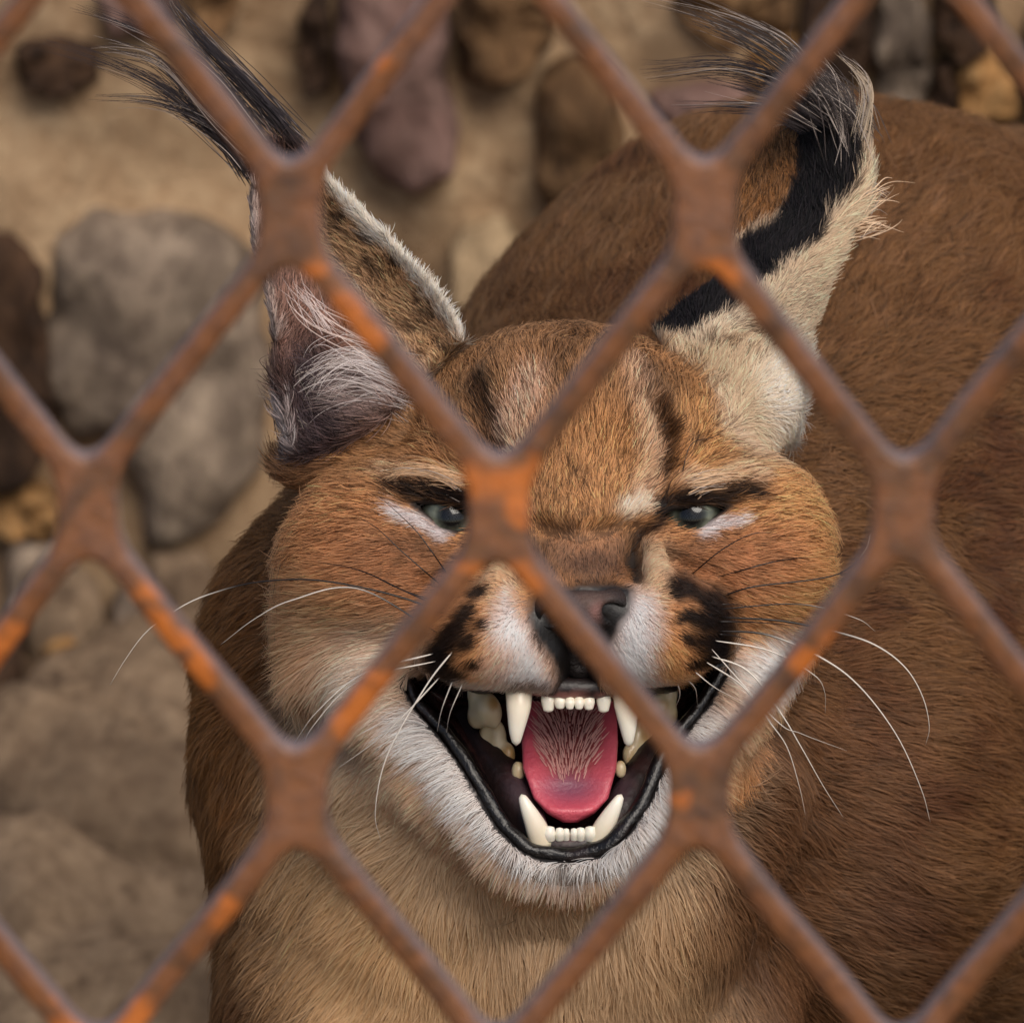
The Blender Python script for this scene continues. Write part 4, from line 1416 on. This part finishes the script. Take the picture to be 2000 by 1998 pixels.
# ---- nose leather
nw = surf_w(1138, 1185)
pw1, pw2 = surf_w(1132, 1290), surf_w(1132, 1335)
print('nose', nw, pw1, pw2)
gn = Grid(axis([(0, 270, 5)]), axis([(-390, -90, 5)]), axis([(60, 400, 5)]))
E, C = gn.ell, gn.cap
for it in [
    E((1140, 1174, nw - 40), (74, 24, 46), 20), E((1138, 1196, nw - 26), (60, 42, 44), 24),
    E((1198, 1186, nw - 46), (34, 40, 46), 20), E((1076, 1192, nw - 46), (34, 40, 46), 20),
    C((1134, 1225, nw - 52), (1132, 1290, pw1 - 18), 36, 30, 30), C((1132, 1290, pw1 - 18), (1132, 1346, pw2 - 14), 30, 40, 30),
]:
    gn.union(*it)
gn.cut(*E((1198, 1196, nw - 6), (24, 16, 40), 10, -20))
gn.cut(*E((1078, 1204, nw - 6), (24, 16, 40), 10, 20))
gn.cut(*C((1134, 1210, nw + 16), (1132, 1300, pw1 + 12), 5, 5, 10))
Vn, Qn = gn.nets()
Vn = relax(Vn, Qn, 2, 0.5)
nn_, _ = vnormals(Vn, Qn)
if (nn_[:, 2] * (Vn[:, 2] - Vn[:, 2].mean())).sum() < 0: Qn = Qn[:, ::-1].copy()
un, vn = uv_of(Vn)
wz = np.stack([un, vn, 0 * un], 1)
nc = np.tile(lin((46, 33, 30)), (len(Vn), 1))
nc = cmix(nc, (92, 70, 62), blob(un, vn, 1150, 1165, 40, 26, 0, 0.7))
nc = cmix(nc, (160, 112, 104), 0.6 * blob(un, vn, 1168, 1196, 16, 18, 0, 0.8))
nc = cmix(nc, (24, 16, 16), ss(1215, 1245, vn))
nc = cmix(nc, (10, 7, 7), blob(un, vn, 1202, 1200, 32, 26, -20, 0.4))
nc = cmix(nc, (10, 7, 7), blob(un, vn, 1074, 1206, 32, 26, 20, 0.4))
nc = cmix(nc, (40, 28, 24), 0.9 * (1 - ss(1148, 1166, vn)))
mesh_obj('nose', L2W(Vn), Qn, M_NOSE, MAIN, cols=nc)

# ---- gums
def gum(pts, r, cfun, n=60, sides=14, name='gum'):
    path = spline(P3(pts), n)
    rr = np.interp(np.linspace(0, 1, n), np.linspace(0, 1, len(r)), r)
    Vt, F = tube_mesh(path, rr, sides)
    Vt += np.stack([fbm(Vt, 30, 300 + q, 2) for q in range(3)], 1) * 4
    u, v = uv_of(Vt)
    return mesh_obj(name, L2W(Vt), F, M_GUM, MAIN, cols=cfun(u, v, Vt))


def cg_low(u, v, p):
    n_ = fbm(p, 40, 311, 3)
    c = np.tile(lin((34, 20, 20)), (len(u), 1))
    c = cmix(c, (86, 48, 46), 0.6 * ss(0.0, 0.6, n_))
    c = cmix(c, (176, 120, 140), 0.85 * blob(u, v, 1114, 1606, 60, 26, 0, 0.5))
    c = cmix(c, (110, 84, 96), 0.35 * blob(u, v, 1014, 1532, 22, 30, 0, 0.8))
    c = cmix(c, (110, 84, 96), 0.35 * blob(u, v, 1214, 1532, 22, 30, 0, 0.8))
    return c


def cg_up(u, v, p):
    n_ = fbm(p, 26, 313, 3)
    c = np.tile(lin((150, 100, 92)), (len(u), 1))
    c = cmix(c, (46, 26, 26), ss(-0.25, 0.35, n_))
    c = cmix(c, (40, 22, 22), ss(1040, 990, u)); c = cmix(c, (40, 22, 22), ss(1200, 1250, u))
    c = cmix(c, (28, 18, 18), 1 - ss(1346, 1358, v))
    return c


gum([(905, 1400, -150), (960, 1490, -70), (1016, 1575, 10), (1052, 1640, 62), (1114, 1652, 78), (1180, 1640, 62), (1222, 1575, 10), (1280, 1480, -70), (1330, 1400, -150)], [46, 44, 40, 30, 24, 30, 40, 44, 46], cg_low)
gum([(900, 1335, -140), (950, 1325, 0), (1010, 1320, 130), (1062, 1340, 178), (1122, 1344, 190), (1185, 1340, 178), (1232, 1320, 130), (1290, 1325, 0), (1330, 1335, -140)], [34, 30, 26, 22, 21, 22, 26, 30, 34], cg_up)

# ---- lower lip: thick, black and glossy along the edge of the fur
lp = np.array(MOUTH[12:] + MOUTH[:2], float)
lp = spline(lp, 70)
tg_ = np.gradient(lp, axis=0); tg_ /= np.linalg.norm(tg_, axis=1)[:, None]
nin = np.stack([tg_[:, 1], -tg_[:, 0]], 1)
nin *= np.sign(((np.array([1115, 1450.0]) - lp) * nin).sum(1))[:, None]
lw = np.array([surf_w(*(q - n_ * 14)) for q, n_ in zip(lp, nin)])
for _ in range(4): lw[1:-1] = 0.25 * lw[:-2] + 0.5 * lw[1:-1] + 0.25 * lw[2:]
rr_ = np.interp(np.linspace(0, 1, 70), [0, 0.1, 0.5, 0.9, 1], [5, 12, 17, 12, 5])
lpath = np.array([P(q[0] + n_[0] * 9, q[1] + n_[1] * 9, w_ - 15) for q, n_, w_ in zip(lp, nin, lw)])
Vl, Fl = tube_mesh(lpath, rr_, 14)
Vl += np.stack([fbm(Vl, 36, 340 + q_, 2) for q_ in range(3)], 1) * 7
lc = np.tile(lin((13, 9, 9)), (len(Vl), 1)); lc = cmix(lc, (40, 26, 26), 0.6 * ss(0.1, 0.6, fbm(Vl, 44, 346, 3)))
mesh_obj('lip', L2W(Vl), Fl, mat_vcol('wet_lip', 0.3, 0.0, 0.15, 0.8, 500), MAIN, cols=lc)

# ---- teeth
IV, YB = lin((250, 242, 226)), lin((232, 206, 160))


def tooth(name, pts, r, flat=0.8, yb=0.6, sides=16):
    n = 16
    path = spline(P3(pts), n)
    t = np.linspace(0, 1, n)
    rr = np.interp(t, np.linspace(0, 1, len(r)), r)
    rr = rr * np.where(t > 0.9, np.sqrt(np.clip(1 - ((t - 0.9) / 0.1) ** 2, 0.02, 1)), 1)
    Vt, F = tube_mesh(path, rr, sides, flat)
    tt = np.concatenate([np.repeat(t, sides), [0, 1]])
    c = IV + (YB - IV) * (yb * np.clip(1 - tt * 1.5, 0, 1))[:, None]
    return mesh_obj(name, L2W(Vt), F, M_TOOTH, MAIN, cols=c)


tooth('canine', [(1014, 1328, 170), (1013, 1380, 186), (1009, 1424, 186), (1008, 1456, 180)], [28, 24, 15.5, 7])
tooth('canine', [(1222, 1328, 170), (1224, 1380, 186), (1227, 1424, 186), (1228, 1458, 180)], [28, 24, 15.5, 7])
tooth('canine', [(1060, 1650, 84), (1046, 1612, 100), (1028, 1574, 108), (1018, 1551, 106)], [26, 21, 13, 6.5])
tooth('canine', [(1166, 1650, 84), (1182, 1612, 100), (1202, 1574, 108), (1214, 1551, 106)], [26, 21, 13, 6.5])
for (u0_, v0_, v1_, r_) in ((1071, 1346, 1391, 14.5), (1094, 1356, 1385, 12), (1113, 1360, 1386, 10), (1131, 1360, 1386, 10), (1150, 1356, 1387, 12), (1179, 1346, 1392, 14.5)):
    ww = 196 - abs(u0_ - 1122) * 0.35
    tooth('incisor', [(u0_, v0_, ww), (u0_, (v0_ + v1_) / 2, ww + 7), (u0_, v1_, ww + 6)], [r_ * 0.85, r_, r_ * 0.62], 0.75, 0.35)
for (u0_, r_) in ((1073, 12.5), (1093, 9), (1106, 7), (1121, 7.5), (1134, 9.5), (1153, 12.5)):
    tooth('incisor', [(u0_, 1640, 96), (u0_, 1628, 103), (u0_, 1614 + (11 - r_) * 0.8, 103)], [r_ * 0.9, r_, r_ * 0.75], 0.75, 0.1)


def cheek_tooth(cusps):
    g_ = None
    pts = P3([c[:3] for c in cusps]); r = max(c[3] for c in cusps) * 2.4
    lo, hi = pts.min(0) - r, pts.max(0) + r
    g_ = Grid(axis([(lo[0], hi[0], 4)]), axis([(lo[1], hi[1], 4)]), axis([(lo[2], hi[2], 4)]))
    for cu, cv, cw, rx, ry in cusps:
        g_.union(*g_.ell((cu, cv, cw), (rx, ry, rx), 10))
    Vt, Qt = g_.nets(); Vt = relax(Vt, Qt, 2)
    n_, _ = vnormals(Vt, Qt)
    if (n_ * (Vt - Vt.mean(0))).sum() < 0: Qt = Qt[:, ::-1].copy()
    c = lin((240, 218, 178)) + (lin((206, 164, 106)) - lin((240, 218, 178))) * ss(0.0, 0.5, fbm(Vt, 34, 320, 2))[:, None]
    mesh_obj('molar', L2W(Vt), Qt, M_TOOTH, MAIN, cols=c)


cheek_tooth([(930, 1352, -40, 18, 40), (950, 1385, -30, 26, 34), (932, 1398, -42, 20, 26), (966, 1396, -26, 14, 26)])
cheek_tooth([(952, 1438, -70, 17, 34), (972, 1446, -60, 18, 40), (992, 1474, -50, 15, 24)])
cheek_tooth([(1012, 1506, 0, 14, 20)])
cheek_tooth([(1306, 1352, -40, 18, 40), (1288, 1385, -30, 24, 32), (1306, 1396, -42, 18, 24)])
cheek_tooth([(1262, 1432, -70, 18, 36), (1244, 1446, -60, 18, 38), (1228, 1474, -50, 13, 22)])
cheek_tooth([(1212, 1502, 2, 12, 18)])

# ---- tongue
ns_, nt_ = 48, 36
sv = np.linspace(0, 1, ns_)
vrow = np.interp(sv, [0, 1], [1606, 1325])
lft = np.interp(vrow, [1325, 1346, 1400, 1450, 1500, 1560, 1590, 1606], [1040, 1035, 1027, 1019, 1021, 1042, 1070, 1100])
rgt = np.interp(vrow, [1325, 1346, 1400, 1450, 1500, 1560, 1590, 1606], [1190, 1195, 1205, 1207, 1204, 1188, 1160, 1128])
wrow = np.interp(sv, [0, 0.08, 0.3, 0.6, 1.0], [44, 64, 40, -20, -130])
an = np.arange(nt_) / nt_ * 2 * np.pi
Vt, tcx = [], []
for i in range(ns_):
    cx_, hw = 0.5 * (lft[i] + rgt[i]), 0.5 * (rgt[i] - lft[i])
    x = np.sign(np.cos(an)) * np.abs(np.cos(an)) ** 0.8
    top = np.sin(an) >= 0
    z = np.where(top, 30 * np.sqrt(np.clip(1 - x ** 4, 0, 1)) - 34 * (1 - np.abs(x) ** 2.2) * ss(0.02, 0.25, sv[i]), -46 * np.sqrt(np.clip(1 - x ** 2, 0, 1)))
    for xx, zz in zip(x, z):
        Vt.append(P(cx_ + xx * hw, vrow[i], wrow[i] + zz)); tcx.append(xx)
Vt = np.array(Vt); tcx = np.array(tcx)
F = [(i * nt_ + j, i * nt_ + (j + 1) % nt_, (i + 1) * nt_ + (j + 1) % nt_, (i + 1) * nt_ + j) for i in range(ns_ - 1) for j in range(nt_)]
F.append(tuple(range(nt_))[::-1]); F.append(tuple((ns_ - 1) * nt_ + j for j in range(nt_)))
ut, vt = uv_of(Vt)
tc = np.tile(lin((214, 92, 108)), (len(Vt), 1))
tc = cmix(tc, (196, 74, 92), 0.6 * ss(0.0, 0.5, fbm(Vt, 40, 331, 3)))
tc = cmix(tc, (134, 66, 62), 0.95 * blob(ut, vt, 1112, 1430, 60, 92, 0, 0.3))
tc = cmix(tc, (122, 72, 96), 0.85 * blob(ut, vt, 1112, 1538, 50, 26, 0, 0.8))
tongue = mesh_obj('tongue', L2W(Vt), F, M_TONGUE, MAIN, cols=tc)


def tongue_w(u, v):
    i = np.interp(v, vrow[::-1], np.arange(ns_)[::-1])
    ii_ = np.clip(i.round().astype(int), 0, ns_ - 1)
    cx_, hw = 0.5 * (lft[ii_] + rgt[ii_]), 0.5 * (rgt[ii_] - lft[ii_])
    x = np.clip((u - cx_) / hw, -1, 1)
    s_ = sv[ii_]
    return np.interp(s_, sv, wrow) + 30 * np.sqrt(np.clip(1 - x ** 4, 0, 1)) - 34 * (1 - np.abs(x) ** 2.2) * ss(0.02, 0.25, s_)


pr_rng = np.random.default_rng(5)
pu, pv = [], []
for v_ in np.arange(1368, 1532, 8.0):
    for u_ in np.arange(1050, 1176, 5.6):
        a_, b_ = u_ + pr_rng.normal() * 1.6, v_ + pr_rng.normal() * 2.0
        if ((a_ - 1112) / 58) ** 2 + ((b_ - 1430) / 92) ** 2 < 1 + 0.15 * pr_rng.normal():
            pu.append(a_); pv.append(b_)
pu, pv = np.array(pu), np.array(pv)
K = 4
pp = np.empty((len(pu), K, 3))
dx = (pu - 1112) * 0.016 + 0.06 * pr_rng.normal(size=len(pu))
for i in range(K):
    t = i / (K - 1)
    a_, b_ = pu + dx * 19 * t, pv - 19 * t
    w_ = tongue_w(a_, b_) + 1.5 + 3 * t
    pp[:, i] = np.stack([(a_ - 1000) * kw(w_), (999 - b_) * kw(w_), w_], 1)
prad = np.array([0.9, 1.25, 1.0, 0.3])[None] * np.ones((len(pu), 1)) * PX
pcol = np.tile(lin((232, 176, 166)), (len(pu), 1)) * pr_rng.uniform(0.7, 1.1, (len(pu), 1))
pap = curves_obj('papillae', L2W(pp), prad, pcol, pcol, V2W(np.tile([0, 0.3, 1.0], (len(pu), 1))), M_FUR, tongue)
pap.matrix_parent_inverse = Matrix.Translation(MAIN.location).inverted() @ Matrix.Translation(MAIN.location)
pap['kind'] = 'stuff'
tongue_inv = tongue.matrix_parent_inverse

# ---- whiskers
M_WV = mat_vcol('whisker', 0.35)


def whisker(pts, r=2.0, dark=0.0, fade=None, out=24):
    """pts photo pixels from root to tip; fade = (start, end) fraction over which black turns white"""
    q = spline(np.array(pts, float), 36)
    w_root = surf_w(*q[0])
    ws = []
    for i, (a_, b_) in enumerate(q):
        t = i / 35
        s_ = surf_w(a_, b_, -900)
        ws.append(max(s_ + out * min(1, t * 6), w_root - 130 * t * t + 12 * t))
    ws = np.array(ws)
    ws[0] = w_root - 4
    for _ in range(6): ws[1:-1] = np.maximum(ws[1:-1], 0.5 * (ws[:-2] + ws[2:]))
    path = np.array([P(a_, b_, w_) for (a_, b_), w_ in zip(q, ws)])
    t = np.linspace(0, 1, 36)
    Vt, F = tube_mesh(path, r * (1 - 0.85 * t ** 1.3) * np.clip(0.45 + 6 * t, 0, 1), 5)
    tt = np.concatenate([np.repeat(t, 5), [0, 1]])
    W_, D_ = lin((236, 226, 214)), lin((26, 18, 14))
    if fade: m = ss(fade[0], fade[1], tt)
    else: m = np.full(len(tt), 1 - dark)
    mesh_obj('whisker', L2W(Vt), F, M_WV, MAIN, cols=D_ + (W_ - D_) * m[:, None])


whisker([(1395, 1232), (1500, 1240), (1610, 1288), (1682, 1344), (1752, 1437), (1799, 1540), (1817, 1605)], 2.4, fade=(0.12, 0.3))
whisker([(1400, 1205), (1530, 1213), (1652, 1239), (1719, 1265), (1771, 1307), (1803, 1363), (1815, 1419), (1808, 1454)], 2.4, fade=(0.2, 0.4))
whisker([(1375, 1290), (1450, 1340), (1505, 1412), (1538, 1461), (1561, 1535), (1573, 1591)], 1.9)
whisker([(1385, 1280), (1460, 1310), (1524, 1391), (1566, 1461), (1608, 1535), (1647, 1596)], 2.0)
whisker([(1385, 1262), (1514, 1405), (1566, 1433), (1654, 1466)], 1.3)
whisker([(1390, 1250), (1500, 1270), (1587, 1316), (1610, 1349), (1612, 1393)], 1.7)
whisker([(1398, 1190), (1560, 1180), (1671, 1207), (1710, 1233)], 1.6, fade=(0.3, 0.6))
whisker([(1348, 1124), (1417, 1069), (1486, 1040), (1569, 1059)], 1.5, dark=1)
whisker([(1403, 1127), (1508, 1098), (1580, 1088), (1664, 1086)], 1.6, dark=1)
whisker([(1403, 1167), (1471, 1146), (1595, 1131), (1653, 1113), (1690, 1075), (1700, 1044)], 2.0, fade=(0.7, 0.86))
whisker([(1405, 1180), (1450, 1182), (1490, 1196)], 1.2, dark=1)
whisker([(1400, 1214), (1470, 1215), (1555, 1222)], 1.8, dark=1)
whisker([(1398, 1238), (1440, 1243), (1495, 1262)], 1.6, dark=1)
whisker([(1355, 1310), (1400, 1345), (1460, 1375)], 1.4)
whisker([(1340, 1325), (1358, 1345), (1362, 1375)], 1.3)
whisker([(1322, 1330), (1328, 1356), (1318, 1385)], 1.3)
whisker([(870, 1200), (800, 1172), (704, 1147), (600, 1132), (497, 1138), (414, 1159), (356, 1184), (290, 1230), (248, 1283), (215, 1337)], 2.3, fade=(0.48, 0.62))
whisker([(872, 1190), (800, 1159), (704, 1114), (621, 1097)], 1.8, dark=1)
whisker([(868, 1180), (780, 1150), (706, 1116), (608, 1096)], 1.3, dark=1)
whisker([(861, 1240), (700, 1150), (571, 1172), (497, 1209), (431, 1259)], 1.8, fade=(0.1, 0.4))
whisker([(875, 1155), (787, 1079), (736, 1032), (679, 998)], 1.5, dark=1)
whisker([(880, 1130), (820, 1046), (780, 1005), (743, 972)], 1.5, dark=1)
whisker([(889, 1266), (832, 1340), (757, 1473), (733, 1583), (744, 1644)], 2.0)
whisker([(863, 1318), (788, 1398), (730, 1450), (660, 1500)], 1.9)
whisker([(885, 1327), (863, 1385), (854, 1429)], 1.7)
whisker([(905, 1332), (880, 1390), (872, 1430)], 1.4)
whisker([(852, 1275), (709, 1316), (621, 1388), (575, 1450)], 2.0)
whisker([(856, 1290), (700, 1330), (610, 1420), (590, 1470)], 1.6)
whisker([(1330, 935), (1350, 868), (1400, 850), (1470, 790)], 1.2, dark=1)

# ---- ear tufts and long ear hairs (each strand follows one of the locks)
def locks(specs, name, per=46):
    Pp, Rr, C0, C1, NN = [], [], [], [], []
    K = 12
    for pts, w0, w1, spread0, spread1, r, n, col, mixw in specs:
        q = spline(np.array(pts, float), K)
        t = np.linspace(0, 1, K)
        for _ in range(n):
            o0, o1 = rng.normal(size=2) * spread0, rng.normal(size=2) * spread1
            wob = rng.normal(size=2) * spread1 * 0.5
            Ls = rng.uniform(0.55, 1.05)
            tt = t * Ls
            px_ = np.stack([np.interp(tt, t, q[:, 0]), np.interp(tt, t, q[:, 1])], 1)
            px_ = px_ + o0 * (1 - tt)[:, None] + o1 * tt[:, None] + wob * (np.sin(tt * np.pi))[:, None]
            wv_ = w0 + (w1 - w0) * tt + rng.normal() * 14
            Pp.append(np.stack([(px_[:, 0] - 1000) * kw(wv_), (999 - px_[:, 1]) * kw(wv_), wv_], 1))
            Rr.append(r * rng.uniform(0.7, 1.2) * (1 - 0.85 * t ** 1.5) * np.clip(0.25 + t * 5, 0, 1))
            cc = lin(col) if rng.random() > mixw else lin((170, 156, 146))
            cc = cc * rng.uniform(0.7, 1.3)
            C0.append(cc); C1.append(cc); NN.append((0.1, 0.5, 0.85))
    return curves_obj(name, L2W(np.array(Pp)), np.array(Rr) * PX, np.array(C0), np.array(C1), V2W(np.array(NN)), M_FUR, MAIN)


DK = (40, 34, 36)
locks([
    ([(590, 285), (497, 178), (414, 95), (352, 25), (320, -30)], -170, -230, 14, 13, 1.0, 76, DK, .08),
    ([(570, 275), (500, 200), (430, 130), (380, 80)], -170, -200, 18, 14, 1.0, 51, DK, .08),
    ([(500, 335), (468, 306), (393, 232), (310, 166), (207, 120), (83, 85)], -180, -260, 10, 12, 1.0, 59, DK, .12),
    ([(510, 320), (414, 232), (323, 130), (248, 102), (186, 95)], -180, -250, 12, 12, 1.0, 38, DK, .15),
    ([(530, 300), (400, 130), (290, 66), (228, 39), (141, 12)], -180, -250, 10, 11, 1.0, 38, DK, .12),
    ([(490, 350), (435, 265), (373, 224), (290, 199), (182, 197)], -180, -240, 8, 9, 1.2, 34, DK, .2),
    ([(490, 350), (450, 290), (400, 250), (330, 215)], -180, -220, 8, 9, 1.2, 30, DK, .2),
    ([(1668, 232), (1614, 199), (1552, 108), (1465, 58), (1366, 21), (1265, -6)], -210, -240, 12, 13, 1.0, 51, (48, 42, 40), .22),
    ([(1650, 230), (1560, 150), (1470, 88), (1390, 50), (1330, 22)], -210, -240, 14, 13, 1.0, 38, (48, 42, 40), .22),
    ([(1620, 230), (1544, 178), (1490, 145), (1407, 128), (1316, 137), (1250, 143)], -220, -260, 10, 13, 1.0, 59, DK, .15),
    ([(1600, 240), (1531, 195), (1448, 172), (1353, 150)], -220, -250, 9, 12, 1.0, 28, DK, .15),
    ([(1590, 250), (1515, 211), (1428, 203), (1312, 203)], -220, -250, 6, 5, 1.2, 16, DK, .1),
    ([(1570, 255), (1500, 222), (1420, 214), (1335, 220)], -220, -250, 5, 5, 1.2, 12, DK, .1),
    ([(1680, 260), (1696, 186), (1680, 145), (1639, 108)], -200, -210, 10, 7, 1.3, 26, (176, 156, 132), .3),
    ([(1665, 270), (1640, 190), (1600, 150), (1560, 120)], -200, -210, 26, 26, 0.9, 100, (60, 52, 50), .35),
    ([(1690, 400), (1720, 375), (1752, 370)], -190, -190, 18, 16, 1.2, 26, (232, 200, 166), .2),
    ([(1670, 450), (1710, 435), (1745, 440)], -190, -190, 16, 14, 1.2, 26, (232, 200, 166), .2),
    ([(775, 735), (690, 700), (625, 730), (588, 780)], -80, -130, 20, 24, 0.8, 70, (226, 214, 210), .15),
    ([(790, 790), (710, 760), (650, 780), (610, 830)], -80, -130, 18, 26, 0.8, 30, (200, 188, 184), .2),
    ([(740, 680), (660, 640), (600, 600), (566, 560)], -90, -120, 16, 16, 1.1, 12, (230, 206, 194), 0),
    ([(640, 640), (600, 580), (575, 545)], -110, -120, 14, 14, 0.8, 26, (226, 206, 200), 0),
    ([(600, 870), (570, 800), (552, 740)], -130, -120, 24, 18, 0.9, 150, (70, 58, 62), .15),
    ([(620, 760), (580, 720), (548, 715)], -140, -120, 26, 20, 0.9, 120, (62, 50, 54), .1),
], 'ear_tuft')
# long pale and dark hairs over the eyes
BR, BL = surf_w(1345, 958) + 6, surf_w(910, 958) + 6
print('brow', BR, BL)
locks([
    ([(1350, 952), (1395, 940), (1450, 938), (1485, 952)], BR, -10, 9, 10, 1.0, 90, (232, 194, 156), .2),
    ([(1330, 974), (1400, 966), (1466, 956)], BR - 4, -24, 6, 7, 1.0, 110, (24, 14, 10), 0),
    ([(900, 948), (850, 930), (790, 925), (750, 940)], BL, -10, 10, 11, 1.0, 90, (226, 184, 144), .2),
    ([(920, 974), (840, 958), (766, 948)], BL - 4, -24, 7, 8, 1.0, 130, (24, 14, 10), 0),
], 'eyebrow')
print('done', time.time() - T0)
